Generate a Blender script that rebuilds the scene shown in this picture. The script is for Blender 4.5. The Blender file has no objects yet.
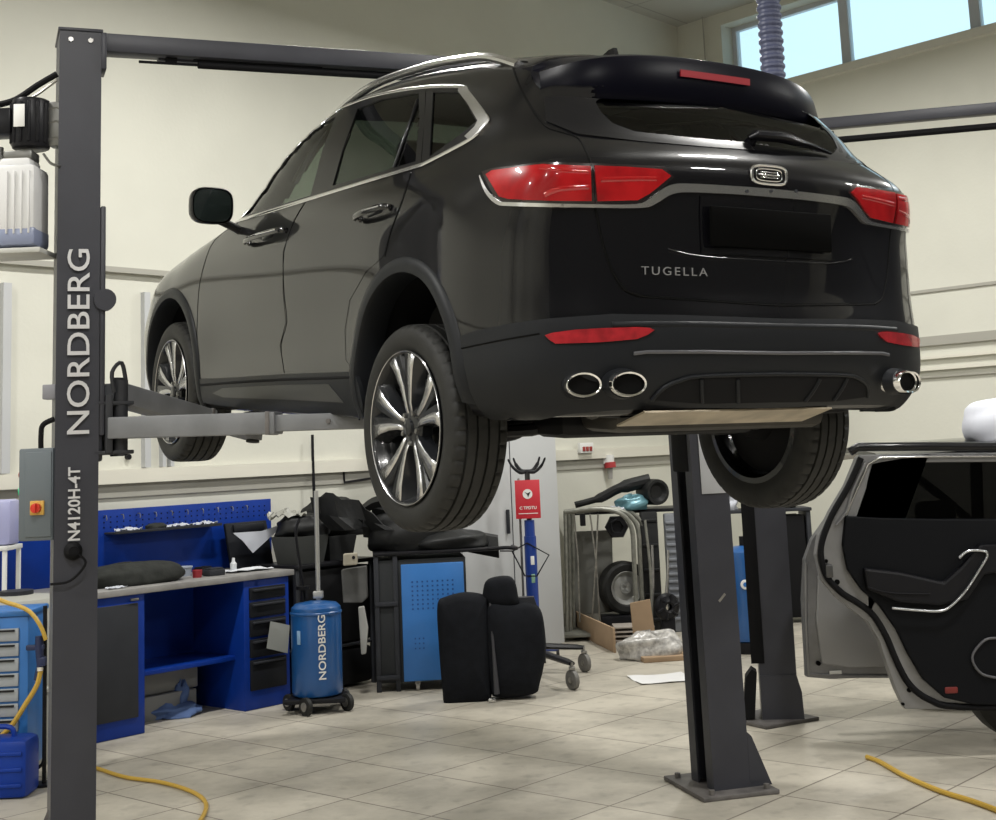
import bpy, bmesh, math, random
import numpy as np
from mathutils import Vector, Matrix
from mathutils.bvhtree import BVHTree
from mathutils.geometry import delaunay_2d_cdt
random.seed(7)
C = bpy.context.scene.collection
PI = math.pi
R_ = math.radians

# ------------------------------------------------------------------ camera
FPX, PX, PY, EYE = 1365.0, 498.0, 250.0, 1.7
_up = np.array([(110-498)/FPX, (-9066-250)/FPX, 1.0]); _up /= np.linalg.norm(_up)
_fw = np.array([0, 0, 1.0]) - _up*_up[2]; _fw /= np.linalg.norm(_fw)
_rt = np.cross(_fw, _up)
if _rt[0] < 0: _rt = -_rt
WM = np.array([_rt, _fw, _up])                      # camera (x right, y down, z forward) -> world
def ray(x, y): return WM @ np.array([(x-PX)/FPX, (y-PY)/FPX, 1.0])
def at_z(x, y, z=0.0):
    d = ray(x, y); t = (z-EYE)/d[2]; return Vector((d[0]*t, d[1]*t, z))
def at_plane(x, y, p0, n):
    d = ray(x, y); o = np.array([0, 0, EYE]); n = np.array(n, float)
    t = ((np.array(p0)-o) @ n)/(d @ n); return Vector(o+d*t)
def at_y(x, y, Y): return at_plane(x, y, (0, Y, 0), (0, 1, 0))

cam = bpy.data.objects.new('camera', bpy.data.cameras.new('camera')); C.objects.link(cam)
m = np.stack([WM[:, 0], -WM[:, 1], -WM[:, 2]], axis=1)
cam.matrix_world = Matrix.Translation((0, 0, EYE)) @ Matrix(m.tolist()).to_4x4()
cam.data.sensor_fit = 'HORIZONTAL'; cam.data.sensor_width = 36
cam.data.lens = 36*FPX/996
cam.data.shift_x = 0.0
cam.data.shift_y = -(410-PY)/996
cam.data.clip_end = 200
bpy.context.scene.camera = cam
sc = bpy.context.scene
sc.view_settings.view_transform = 'Standard'; sc.view_settings.look = 'None'
sc.view_settings.gamma = 1; sc.view_settings.exposure = 0.0

# ------------------------------------------------------------------ materials
MATS = {}
def mat(name, col, rough=.5, metal=0.0, spec=.5, coat=0.0, noise=0.0, nscale=8.0, bump=0.0, bscale=60.0, emit=None, es=1.0, rvar=0.0, coords='Object', col2=None, trans=0.0):
    if name in MATS: return MATS[name]
    if max(col) < .06 and spec == .5 and coat == 0 and metal < .3: spec = .15
    m = bpy.data.materials.new(name); m.use_nodes = True
    nt = m.node_tree; b = nt.nodes['Principled BSDF']
    b.inputs['Base Color'].default_value = (*col, 1); b.inputs['Roughness'].default_value = rough
    b.inputs['Metallic'].default_value = metal; b.inputs['Specular IOR Level'].default_value = spec
    b.inputs['Coat Weight'].default_value = coat; b.inputs['Coat Roughness'].default_value = .02
    b.inputs['Transmission Weight'].default_value = trans
    tc = nt.nodes.new('ShaderNodeTexCoord')
    if noise or rvar or col2:
        n = nt.nodes.new('ShaderNodeTexNoise'); n.inputs['Scale'].default_value = nscale; n.inputs['Detail'].default_value = 5
        nt.links.new(tc.outputs[coords], n.inputs['Vector'])
        mx = nt.nodes.new('ShaderNodeMix'); mx.data_type = 'RGBA'
        c2 = col2 if col2 else tuple(max(0, c*(1-noise)) for c in col)
        mx.inputs['A'].default_value = (*col, 1); mx.inputs['B'].default_value = (*c2, 1)
        mr = nt.nodes.new('ShaderNodeMapRange'); mr.inputs['From Min'].default_value = .35; mr.inputs['From Max'].default_value = .65
        nt.links.new(n.outputs['Fac'], mr.inputs['Value']); nt.links.new(mr.outputs['Result'], mx.inputs['Factor'])
        nt.links.new(mx.outputs['Result'], b.inputs['Base Color'])
        if rvar:
            r2 = nt.nodes.new('ShaderNodeMapRange'); r2.inputs['To Min'].default_value = max(0, rough-rvar); r2.inputs['To Max'].default_value = min(1, rough+rvar)
            nt.links.new(n.outputs['Fac'], r2.inputs['Value']); nt.links.new(r2.outputs['Result'], b.inputs['Roughness'])
    if bump:
        n2 = nt.nodes.new('ShaderNodeTexNoise'); n2.inputs['Scale'].default_value = bscale; n2.inputs['Detail'].default_value = 4
        nt.links.new(tc.outputs[coords], n2.inputs['Vector'])
        bp = nt.nodes.new('ShaderNodeBump'); bp.inputs['Strength'].default_value = bump; bp.inputs['Distance'].default_value = .01
        nt.links.new(n2.outputs['Fac'], bp.inputs['Height']); nt.links.new(bp.outputs['Normal'], b.inputs['Normal'])
    if emit:
        b.inputs['Emission Color'].default_value = (*emit, 1); b.inputs['Emission Strength'].default_value = es
    MATS[name] = m
    return m
def thin_glass(name, tint, gloss=1.0, rough=0.0):
    m = bpy.data.materials.new(name); m.use_nodes = True; nt = m.node_tree
    for n in list(nt.nodes): nt.nodes.remove(n)
    o = nt.nodes.new('ShaderNodeOutputMaterial'); t = nt.nodes.new('ShaderNodeBsdfTransparent'); g = nt.nodes.new('ShaderNodeBsdfGlossy')
    t.inputs['Color'].default_value = (*tint, 1); g.inputs['Roughness'].default_value = rough
    fr = nt.nodes.new('ShaderNodeFresnel'); fr.inputs['IOR'].default_value = 1.5
    mu = nt.nodes.new('ShaderNodeMath'); mu.operation = 'MULTIPLY'; mu.inputs[1].default_value = gloss
    mx = nt.nodes.new('ShaderNodeMixShader')
    nt.links.new(fr.outputs[0], mu.inputs[0]); nt.links.new(mu.outputs[0], mx.inputs[0])
    nt.links.new(t.outputs[0], mx.inputs[1]); nt.links.new(g.outputs[0], mx.inputs[2]); nt.links.new(mx.outputs[0], o.inputs[0])
    MATS[name] = m
    return m
PAINT = mat('black_car_paint', (.003, .003, .004), .3, coat=.8, spec=.08)
CLAD = mat('black_plastic', (.009, .010, .012), .45, spec=.2, bump=.08, bscale=900)
MATTE = mat('matte_black', (.006, .006, .007), .75, spec=.15)
SEAM = mat('seam_black', (.001, .001, .001), .9)
CHROME = mat('satin_chrome', (.74, .74, .74), .22, metal=1)
CHROME2 = mat('polished_chrome', (.8, .8, .8), .08, metal=1)
RUBBER = mat('tyre_rubber', (.017, .017, .016), .6, spec=.3, noise=.3, nscale=14, bump=.1, bscale=300)
RIMD = mat('rim_gloss_black', (.012, .013, .015), .25, coat=.3, spec=.3)
RIMS = mat('machined_alloy', (.62, .62, .63), .27, metal=1, noise=.12, nscale=20)
RED = mat('tail_lamp_red', (.36, .009, .011), .25, coat=.45, spec=.15, col2=(.20, .004, .006), nscale=9)
REDD = mat('lamp_red_dark', (.30, .006, .008), .12, coat=1)
REFL = mat('reflector_red', (.32, .014, .020), .25, coat=.5, noise=.35, nscale=25)
BADGE = mat('badge_chrome', (.7, .7, .7), .2, metal=1)
LIFT = mat('lift_grey_paint', (.040, .041, .051), .42, spec=.35, noise=.14, nscale=5, bump=.06, bscale=250)
ARM = mat('lift_arm_grey', (.17, .175, .185), .4, noise=.2, nscale=9, bump=.05, bscale=200)
STEEL = mat('worn_steel', (.42, .41, .39), .35, metal=.9, noise=.4, nscale=14)
PLATE = mat('base_plate_steel', (.13, .12, .115), .55, noise=.45, nscale=11)
WHITE = mat('white_paint', (.72, .72, .70), .5)
LETTER = mat('lettering_white', (.55, .55, .56), .6)
BLUE = mat('workshop_blue', (.004, .035, .27), .38, spec=.25, noise=.15, nscale=6)
BLUE2 = mat('drainer_blue', (.012, .085, .27), .3, noise=.15, nscale=5, coat=.2)
BLUE3 = mat('cart_blue', (.03, .16, .46), .4, noise=.1, nscale=5)
DGREY = mat('drawer_grey', (.036, .038, .044), .45, spec=.15, noise=.12, nscale=7)
GLASS = thin_glass('tinted_car_glass', (.25, .28, .26), .8)
GLASSL = thin_glass('front_door_glass', (.78, .85, .78), .8)
PANE = thin_glass('window_pane', (.92, .96, .97), .6)

# ------------------------------------------------------------------ mesh helpers
def finish(name, verts, faces, m, parent=None, smooth=35, mats=None, fm=None):
    me = bpy.data.meshes.new(name); me.from_pydata([tuple(v) for v in verts], [], faces)
    for q in (mats or [m]): me.materials.append(q)
    if fm: me.polygons.foreach_set('material_index', fm)
    me.validate(); me.update()
    if smooth:
        me.shade_smooth(); me.set_sharp_from_angle(angle=R_(smooth))
    o = bpy.data.objects.new(name, me); C.objects.link(o)
    if parent: o.parent = parent
    return o
def tag(o, label=None, cat=None, group=None, kind=None):
    if label: o['label'] = label
    if cat: o['category'] = cat
    if group: o['group'] = group
    if kind: o['kind'] = kind
    return o
def empty(name, loc, rz=0.0, label=None, cat=None, group=None):
    o = bpy.data.objects.new(name, None); C.objects.link(o); o.empty_display_size = .1
    o.location = loc; o.rotation_euler = (0, 0, rz)
    return tag(o, label, cat, group)
def copy_tree(o, parent=None):
    c = o.copy(); C.objects.link(c)
    if parent: c.parent = parent
    for ch in [x for x in o.children]: copy_tree(ch, c)
    return c
class B:
    def __init__(s): s.v = []; s.f = []
    def add(s, v, f, M=None):
        n = len(s.v)
        s.v += [tuple(M @ Vector(p)) if M is not None else tuple(p) for p in v]
        s.f += [tuple(i+n for i in q) for q in f]; return s
    def box(s, c, d, bev=0.0, M=None, seg=2, rot=None):
        bm = bmesh.new(); bmesh.ops.create_cube(bm, size=1)
        bmesh.ops.scale(bm, vec=d, verts=bm.verts)
        if bev: bmesh.ops.bevel(bm, geom=list(bm.edges), offset=min(bev, min(d)*.45), segments=seg, affect='EDGES', profile=.5)
        T = Matrix.Translation(c)
        if rot is not None: T = T @ rot
        if M is not None: T = M @ T
        bm.verts.index_update()
        s.add([v.co.copy() for v in bm.verts], [[v.index for v in f.verts] for f in bm.faces], T); bm.free(); return s
    def span(s, a, b, bev=0.0, M=None):
        c = [(a[i]+b[i])/2 for i in range(3)]; d = [abs(b[i]-a[i]) for i in range(3)]
        return s.box(c, d, bev, M)
    def tube(s, path, r, n=8, closed=False, cap=True, M=None, flat=1.0, upv=None):
        P = [Vector(p) for p in path]; N = len(P); rr = r if hasattr(r, '__len__') else [r]*N
        rings = []; prev = None
        for i in range(N):
            a = P[(i-1) % N] if (closed or i > 0) else P[i]; b = P[(i+1) % N] if (closed or i < N-1) else P[i]
            t = (b-a).normalized()
            if upv is not None: u = Vector(upv[i]) if hasattr(upv[0], '__len__') else Vector(upv)
            elif prev is None: u = Vector((0, 0, 1)) if abs(t.z) < .9 else Vector((1, 0, 0))
            else: u = prev
            u = (u - t*u.dot(t)).normalized(); w = t.cross(u); prev = u
            rings.append([P[i]+(u*math.cos(2*PI*k/n)*flat+w*math.sin(2*PI*k/n))*rr[i] for k in range(n)])
        v = [p for g in rings for p in g]; f = []
        for i in range(N if closed else N-1):
            j = (i+1) % N
            for k in range(n): f.append((i*n+k, j*n+k, j*n+(k+1) % n, i*n+(k+1) % n))
        if cap and not closed: f.append(tuple(range(n))[::-1]); f.append(tuple((N-1)*n+k for k in range(n)))
        return s.add(v, f, M)
    def cyl(s, a, b, r, r2=None, n=24, M=None, bev=0.0):
        a = Vector(a); b = Vector(b); r2 = r if r2 is None else r2
        if bev:
            d = (b-a).normalized()*bev
            return s.tube([a, a+d*.3, a+d, b-d, b-d*.3, b], [r-bev, r-bev*.3, r, r2, r2-bev*.3, r2-bev], n, M=M)
        return s.tube([a, b], [r, r2], n, M=M)
    def lathe(s, prof, n=48, M=None, axis='z', close=False):
        v = []; f = []
        for (r, h) in prof:
            for k in range(n):
                a = 2*PI*k/n
                v.append((r*math.cos(a), r*math.sin(a), h) if axis == 'z' else (h, r*math.cos(a), r*math.sin(a)))
        L = len(prof)
        for i in range(L if close else L-1):
            j = (i+1) % L
            for k in range(n): f.append((i*n+k, j*n+k, j*n+(k+1) % n, i*n+(k+1) % n) if axis != 'z' else (i*n+k, i*n+(k+1) % n, j*n+(k+1) % n, j*n+k))
        return s.add(v, f, M)
    def prism(s, poly, h0, h1, M=None, plane='xy'):
        n = len(poly)
        def P(p, h): return {'xy': (p[0], p[1], h), 'xz': (p[0], h, p[1]), 'yz': (h, p[0], p[1])}[plane]
        v = [P(p, h0) for p in poly]+[P(p, h1) for p in poly]
        f = [tuple(range(n)), tuple(range(n, 2*n))[::-1]]+[(i, i+n, (i+1) % n+n, (i+1) % n) for i in range(n)]
        return s.add(v, f, M)
    def sheet(s, grid, th=0.004, M=None):
        R = len(grid); Q = len(grid[0]); v = [Vector(p) for r in grid for p in r]
        nn = []
        for i in range(R):
            for j in range(Q):
                a = Vector(grid[min(i+1, R-1)][j])-Vector(grid[max(i-1, 0)][j]); b = Vector(grid[i][min(j+1, Q-1)])-Vector(grid[i][max(j-1, 0)])
                nn.append(a.cross(b).normalized())
        v2 = [p-n*th for p, n in zip(v, nn)]; N = R*Q; f = []
        for i in range(R-1):
            for j in range(Q-1):
                a, b, c, d = i*Q+j, i*Q+j+1, (i+1)*Q+j+1, (i+1)*Q+j
                f += [(a, d, c, b), (a+N, b+N, c+N, d+N)]
        for i in range(R-1):
            for j in (0, Q-1): a, b = i*Q+j, (i+1)*Q+j; f.append((a, b, b+N, a+N) if j == 0 else (b, a, a+N, b+N))
        for j in range(Q-1):
            for i in (0, R-1): a, b = i*Q+j, i*Q+j+1; f.append((b, a, a+N, b+N) if i == 0 else (a, b, b+N, a+N))
        return s.add(v+v2, f, M)
    def obj(s, name, m, parent=None, smooth=35, norm=True):
        if norm:
            bm = bmesh.new(); vs = [bm.verts.new(p) for p in s.v]
            for q in s.f:
                try: bm.faces.new([vs[i] for i in q])
                except ValueError: pass
            bmesh.ops.recalc_face_normals(bm, faces=bm.faces)
            me = bpy.data.meshes.new(name); bm.to_mesh(me); bm.free(); me.materials.append(m)
            if smooth: me.shade_smooth(); me.set_sharp_from_angle(angle=R_(smooth))
            o = bpy.data.objects.new(name, me); C.objects.link(o)
            if parent: o.parent = parent
            return o
        return finish(name, s.v, s.f, m, parent, smooth)
def spline(pts, n=6, closed=False):
    P = [Vector(p) for p in pts]; N = len(P); out = []
    for i in range(N if closed else N-1):
        p0 = P[(i-1) % N] if (closed or i > 0) else P[0]; p1 = P[i]; p2 = P[(i+1) % N]; p3 = P[(i+2) % N] if (closed or i < N-2) else P[-1]
        for k in range(n):
            t = k/n
            out.append(.5*((2*p1)+(p2-p0)*t+(2*p0-5*p1+4*p2-p3)*t*t+(3*p1-p0-3*p2+p3)*t**3))
    if not closed: out.append(P[-1])
    return out
def text(name, s, size, M, m, parent=None, depth=.002, bold=0.0, spacing=1.0, sx=1.0):
    cu = bpy.data.curves.new(name, 'FONT'); cu.body = s; cu.size = size; cu.extrude = depth; cu.offset = bold
    cu.space_character = spacing; cu.align_x = 'CENTER'; cu.align_y = 'CENTER'; cu.resolution_u = 4
    o = bpy.data.objects.new(name+'_c', cu); C.objects.link(o)
    bpy.context.view_layer.update()
    me = bpy.data.meshes.new_from_object(o.evaluated_get(bpy.context.evaluated_depsgraph_get()))
    bpy.data.objects.remove(o); bpy.data.curves.remove(cu)
    me.transform(M @ Matrix.Diagonal((sx, 1, 1, 1))); me.materials.clear(); me.materials.append(m); me.name = name
    o = bpy.data.objects.new(name, me); C.objects.link(o)
    if parent: o.parent = parent
    return o
def axes(o, x, y):           # matrix with local x and y along the given directions, at o
    x = Vector(x).normalized(); y = Vector(y); y = (y-x*y.dot(x)).normalized(); z = x.cross(y)
    M = Matrix((x, y, z)).transposed().to_4x4(); M.translation = o; return M
LZ = 5.4
LAMPS = [(s, n, 152) for s in (-3.5, 1.0, 5.5, 10.0) for n in (-3.0, 1.5, 6.0)]
# ------------------------------------------------------------------ the room
WD = Vector((.6613, .7501, 0)).normalized(); WN = Vector((-WD.y, WD.x, 0))       # along the back wall / into it
BENCH0 = at_z(145, 733)
WOFF = .75
W0 = BENCH0+WN*WOFF
RD = Vector((-.6834, .7300, 0)).normalized()                                     # along the right wall, towards the corner
CEIL = 6.50
corner = at_plane(677, 27, W0, WN); corner.z = 0; CEIL = at_plane(677, 27, W0, WN).z
WM_ = Vector((RD.y, -RD.x, 0))                                                   # out of the room through the right wall
def wallmat(name, col, col2):
    m = mat(name, col, .8, spec=.2, col2=col2, nscale=1.1, bump=.12, bscale=30)
    return m
WALL = wallmat('cream_wall_paint', (.62, .615, .545), (.58, .575, .51))
CEILM = mat('ceiling_panels', (.55, .55, .50), .85)
def slab(name, a, b, out, z0, z1, m, th=.2):
    bb = B(); A = Vector(a); Bv = Vector(b); o = Vector(out)*th
    v = [A, Bv, Bv+o, A+o]
    bb.prism([(p.x, p.y) for p in v], z0, z1)
    o_ = bb.obj(name, m, smooth=0); tag(o_, kind='structure'); return o_
L_end = corner - WD*19.0
R_end = corner - RD*17.0
F_l = L_end - RD*17.0
slab('wall_back', L_end-WD*.2, corner+WD*.0, WN, 0, CEIL, WALL)
slab('wall_left', F_l, L_end, -WD, 0, CEIL, WALL)
slab('wall_front', F_l, R_end, -WN, 0, CEIL, mat('front_wall_darkened', (.10, .10, .095), .8))  # unseen wall, made dark to dim the reflections in the SUV's tail
# right wall with a ribbon of windows
def onr(px, py): return at_plane(px, py, corner+WM_*.2, WM_)
def rt_t(p): return (corner-Vector((p.x, p.y, 0))).dot(RD)                       # distance along wall from corner
wa = onr(733, 50); wz0 = (onr(733, 73).z+onr(970, 53).z)/2-.06; wz1 = onr(733, 28).z
t0 = rt_t(wa)
z1p = onr(917, 341)
tE = 11.0
def rp(t, z=0, out=0.0): return Vector((corner.x, corner.y, 0))-RD*t+WM_*out+Vector((0, 0, z))
slab('wall_right', rp(-.2), rp(17), WM_, 0, wz0, WALL, .35)
slab('wall_right', rp(-.2), rp(17), WM_, wz1, CEIL, WALL, .35)
slab('wall_right', rp(-.2), rp(t0), WM_, wz0, wz1, WALL, .35)
slab('wall_right', rp(tE), rp(17), WM_, wz0, wz1, WALL, .35)
DOORM = mat('added_shutter_dark', (.035, .037, .042), .5)  # unseen dark shutter, added so the SUV's tail reflects something dark
bb = B()
v = [rp(8.6, 0, -.02), rp(15.5, 0, -.02), rp(15.5, 0, -.08), rp(8.6, 0, -.08)]
bb.prism([(p.x, p.y) for p in v], 0, 4.6)
for k in range(18): 
    v = [rp(8.6, 0, -.08), rp(15.5, 0, -.08), rp(15.5, 0, -.095), rp(8.6, 0, -.095)]; bb.prism([(p.x, p.y) for p in v], .1+k*.25, .12+k*.25)
tag(bb.obj('added_shutter', DOORM, smooth=0), kind='structure')
# window units
t843 = rt_t(onr(845, 40)); t975 = rt_t(onr(975, 20))
step = t975-t843
FR = mat('window_frame_white', (.50, .52, .56), .4)
edges = [t0, t843, t975, t975+step, t975+2*step, t975+3*step]
for i in range(len(edges)-1):
    a, b = edges[i], min(edges[i+1], tE)
    if b <= a: break
    bb = B()
    def seg(ta, tb, za, zb, d=.07, o=.2):
        v = [rp(ta, 0, o), rp(tb, 0, o), rp(tb, 0, o+d), rp(ta, 0, o+d)]
        bb.prism([(p.x, p.y) for p in v], za, zb)
    seg(a, a+.055, wz0, wz1); seg(b-.055, b, wz0, wz1); seg(a+.055, b-.055, wz0, wz0+.05); seg(a+.055, b-.055, wz1-.05, wz1)
    o = bb.obj('window_%d' % (i+1), FR, smooth=0); tag(o, kind='structure')
    bb = B(); v = [rp(a+.05, 0, .23), rp(b-.05, 0, .23), rp(b-.05, 0, .235), rp(a+.05, 0, .235)]
    bb.prism([(p.x, p.y) for p in v], wz0+.045, wz1-.045); bb.obj('pane', PANE, o, smooth=0)
# sloped sill ledge under the windows
bb = B(); A, Bq = rp(t0-.05), rp(tE+.1)
zb = wz0
prof = [(.2, zb+.02), (-.0, zb), (-.05, zb-.02), (-.05, zb-.10), (.02, zb-.11)]
v = [A+WM_*p[0]+Vector((0, 0, p[1])) for p in prof]+[Bq+WM_*p[0]+Vector((0, 0, p[1])) for p in prof]
n = len(prof); bb.add(v, [tuple(range(n)), tuple(range(n, 2*n))]+[(i, (i+1) % n, (i+1) % n+n, i+n) for i in range(n)])
tag(bb.obj('trim_1', mat('sill_white', (.60, .59, .53), .6), smooth=0), kind='structure')
# trunking on both walls, and the shadow painted under one
def rail(name, wall, za, zb, ta, tb, d, m):
    bb = B()
    if wall == 'r': v = [rp(ta, 0, 0), rp(tb, 0, 0), rp(tb, 0, -d), rp(ta, 0, -d)]
    else:
        f = lambda s, o: W0+WD*s-WN*o
        v = [f(ta, 0), f(tb, 0), f(tb, d), f(ta, d)]
    bb.prism([(p.x, p.y) for p in v], za, zb); return tag(bb.obj(name, m, smooth=0), kind='structure')
CS = (corner-W0).dot(WD)
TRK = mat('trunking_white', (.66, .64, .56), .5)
TRKB = mat('ledge_and_shadow_grey', (.34, .33, .29), .7)
rail('trim_2', 'b', 1.575, 1.675, -8, CS, .06, TRK)
rail('trim_shadow', 'b', 1.48, 1.575, -8, CS, .02, TRKB)  # dark strip standing in for the trunking's shadow on the wall
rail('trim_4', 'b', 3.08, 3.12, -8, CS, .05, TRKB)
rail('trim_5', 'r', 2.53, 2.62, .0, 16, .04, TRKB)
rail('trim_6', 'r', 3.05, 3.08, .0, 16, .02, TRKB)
rail('trim_7', 'r', 2.40, 2.43, .0, 16, .05, TRK)
rail('trim_8', 'r', 2.29, 2.32, .0, 16, .05, TRK)
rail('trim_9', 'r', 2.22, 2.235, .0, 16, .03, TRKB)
rail('baseboard_back', 'b', 0, .12, -8, CS, .02, mat('baseboard_grey', (.25, .24, .22), .6))
# tall white frame on the back wall behind the front wheel
s_ = (at_plane(147, 430, W0, WN)-W0).dot(WD)
bb = B(); f = lambda s, o: W0+WD*s-WN*o
for a_, w_ in ((s_-.05, .05), (s_+.10, .03), (s_+.17, .03)):
    v = [f(a_, 0), f(a_+w_, 0), f(a_+w_, .05), f(a_, .05)]; bb.prism([(p.x, p.y) for p in v], 1.68, 2.95)
tag(bb.obj('trim_10', mat('frame_grey', (.45, .46, .47), .5), smooth=0), kind='structure')
s_ = (at_plane(3, 380, W0, WN)-W0).dot(WD)
bb = B(); v = [f(s_-.03, 0), f(s_+.03, 0), f(s_+.03, .05), f(s_-.03, .05)]; bb.prism([(p.x, p.y) for p in v], 1.68, 2.95)
tag(bb.obj('trim_11', MATS['frame_grey'], smooth=0), kind='structure')
# floor: square tiles laid roughly along the walls
fm = bpy.data.materials.new('floor_tiles'); fm.use_nodes = True; nt = fm.node_tree; bs = nt.nodes['Principled BSDF']
tc = nt.nodes.new('ShaderNodeTexCoord'); mp = nt.nodes.new('ShaderNodeMapping'); mp.inputs['Rotation'].default_value[2] = -math.atan2(WD.y, WD.x)
br = nt.nodes.new('ShaderNodeTexBrick'); br.offset = 0; br.squash = 1
for k, val in (('Scale', 1.0), ('Mortar Size', .006), ('Mortar Smooth', .3), ('Bias', 0), ('Brick Width', .60), ('Row Height', .60)): br.inputs[k].default_value = val
br.inputs['Color1'].default_value = (.53, .49, .41, 1); br.inputs['Color2'].default_value = (.465, .43, .36, 1); br.inputs['Mortar'].default_value = (.19, .165, .135, 1)
nt.links.new(tc.outputs['Object'], mp.inputs[0]); nt.links.new(mp.outputs[0], br.inputs[0])
n1 = nt.nodes.new('ShaderNodeTexNoise'); n1.inputs['Scale'].default_value = 1.3; n1.inputs['Detail'].default_value = 8; n1.inputs['Roughness'].default_value = .65
n2 = nt.nodes.new('ShaderNodeTexNoise'); n2.inputs['Scale'].default_value = 9; n2.inputs['Detail'].default_value = 6
nt.links.new(tc.outputs['Object'], n1.inputs[0]); nt.links.new(tc.outputs['Object'], n2.inputs[0])
r1 = nt.nodes.new('ShaderNodeMapRange'); r1.inputs['From Min'].default_value = .42; r1.inputs['From Max'].default_value = .68; r1.inputs['To Min'].default_value = 1.0; r1.inputs['To Max'].default_value = .62
r2 = nt.nodes.new('ShaderNodeMapRange'); r2.inputs['From Min'].default_value = .55; r2.inputs['From Max'].default_value = .75; r2.inputs['To Min'].default_value = 1.0; r2.inputs['To Max'].default_value = .75
nt.links.new(n1.outputs[0], r1.inputs[0]); nt.links.new(n2.outputs[0], r2.inputs[0])
mm = nt.nodes.new('ShaderNodeMath'); mm.operation = 'MULTIPLY'; nt.links.new(r1.outputs[0], mm.inputs[0]); nt.links.new(r2.outputs[0], mm.inputs[1])
mx = nt.nodes.new('ShaderNodeMix'); mx.data_type = 'RGBA'; mx.blend_type = 'MULTIPLY'; mx.inputs['Factor'].default_value = 1
nt.links.new(br.outputs['Color'], mx.inputs['A']); nt.links.new(mm.outputs[0], mx.inputs['B']); nt.links.new(mx.outputs['Result'], bs.inputs['Base Color'])
rr = nt.nodes.new('ShaderNodeMapRange'); rr.inputs['To Min'].default_value = .32; rr.inputs['To Max'].default_value = .62
nt.links.new(n1.outputs[0], rr.inputs[0]); nt.links.new(rr.outputs[0], bs.inputs['Roughness'])
bp = nt.nodes.new('ShaderNodeBump'); bp.inputs['Strength'].default_value = .25; bp.inputs['Distance'].default_value = .004; bp.invert = True
nt.links.new(br.outputs['Fac'], bp.inputs['Height']); nt.links.new(bp.outputs[0], bs.inputs['Normal'])
bb = B(); bb.prism([(p.x, p.y) for p in (L_end-WD*.3+WN*.3, corner+Vector((0, .6, 0)), R_end+WM_*.4-WN*.3, F_l-WD*.3-WN*.3)], -.1, 0)
tag(bb.obj('floor', fm, smooth=0), kind='structure')
# ceiling with panel joints
nt = CEILM.node_tree; bs = nt.nodes['Principled BSDF']
tc = nt.nodes.new('ShaderNodeTexCoord'); mp = nt.nodes.new('ShaderNodeMapping'); mp.inputs['Rotation'].default_value[2] = -math.atan2(WD.y, WD.x)
br = nt.nodes.new('ShaderNodeTexBrick'); br.offset = 0
for k, val in (('Scale', 1.0), ('Mortar Size', .012), ('Brick Width', 1.2), ('Row Height', 1.2)): br.inputs[k].default_value = val
br.inputs['Color1'].default_value = br.inputs['Color2'].default_value = (.42, .42, .39, 1); br.inputs['Mortar'].default_value = (.30, .30, .28, 1)
nt.links.new(tc.outputs['Object'], mp.inputs[0]); nt.links.new(mp.outputs[0], br.inputs[0]); nt.links.new(br.outputs['Color'], bs.inputs['Base Color'])
bb = B(); bb.prism([(p.x, p.y) for p in (L_end-WD*.3+WN*.3, corner+Vector((0, .6, 0)), R_end+WM_*.4-WN*.3, F_l-WD*.3-WN*.3)], CEIL, CEIL+.1)
tag(bb.obj('ceiling', CEILM, smooth=0), kind='structure')
# light: sky outside, area lamps under the ceiling
w = bpy.data.worlds.new('world'); bpy.context.scene.world = w; w.use_nodes = True
w.node_tree.nodes['Background'].inputs[0].default_value = (.66, .90, 1.0, 1); w.node_tree.nodes['Background'].inputs[1].default_value = 1.35
def area(loc, sx, sy, power, col, rz=0.0, rot=None):
    l = bpy.data.lights.new('ceiling_lamp', 'AREA'); l.shape = 'RECTANGLE'; l.size = sx; l.size_y = sy; l.energy = power; l.color = col
    o = bpy.data.objects.new('ceiling_lamp', l); C.objects.link(o); o.location = loc; o.rotation_euler = rot or (0, 0, rz); return o
ang = math.atan2(WD.y, WD.x)
for s, nn, p in LAMPS:
    q = WD*s+WN*nn; area((q.x, q.y, LZ), .7, .22, p, (1.0, .985, .945), ang)
# ------------------------------------------------------------------ the black SUV on the lift
CR = np.array([[0.85779299, -0.51248071, 0.03942977], [0.51397619, 0.85589523, -0.05719994], [-0.00443389, 0.06933167, 0.99758381]])
CT = np.array([0.42863734, 5.30941247, 1.56120246])
CM = Matrix.Translation(CT) @ Matrix(CR.tolist()).to_4x4()
CMI = CM.inverted()
suv = empty('suv', (0, 0, 0)); suv.matrix_world = CM
tag(suv, 'black crossover SUV raised on the two-post lift, seen from its rear left', 'car')
ceye = CMI @ Vector((0, 0, EYE))
def cray(x, y): return (CMI.to_3x3() @ Vector(ray(x, y))).normalized()

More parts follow.
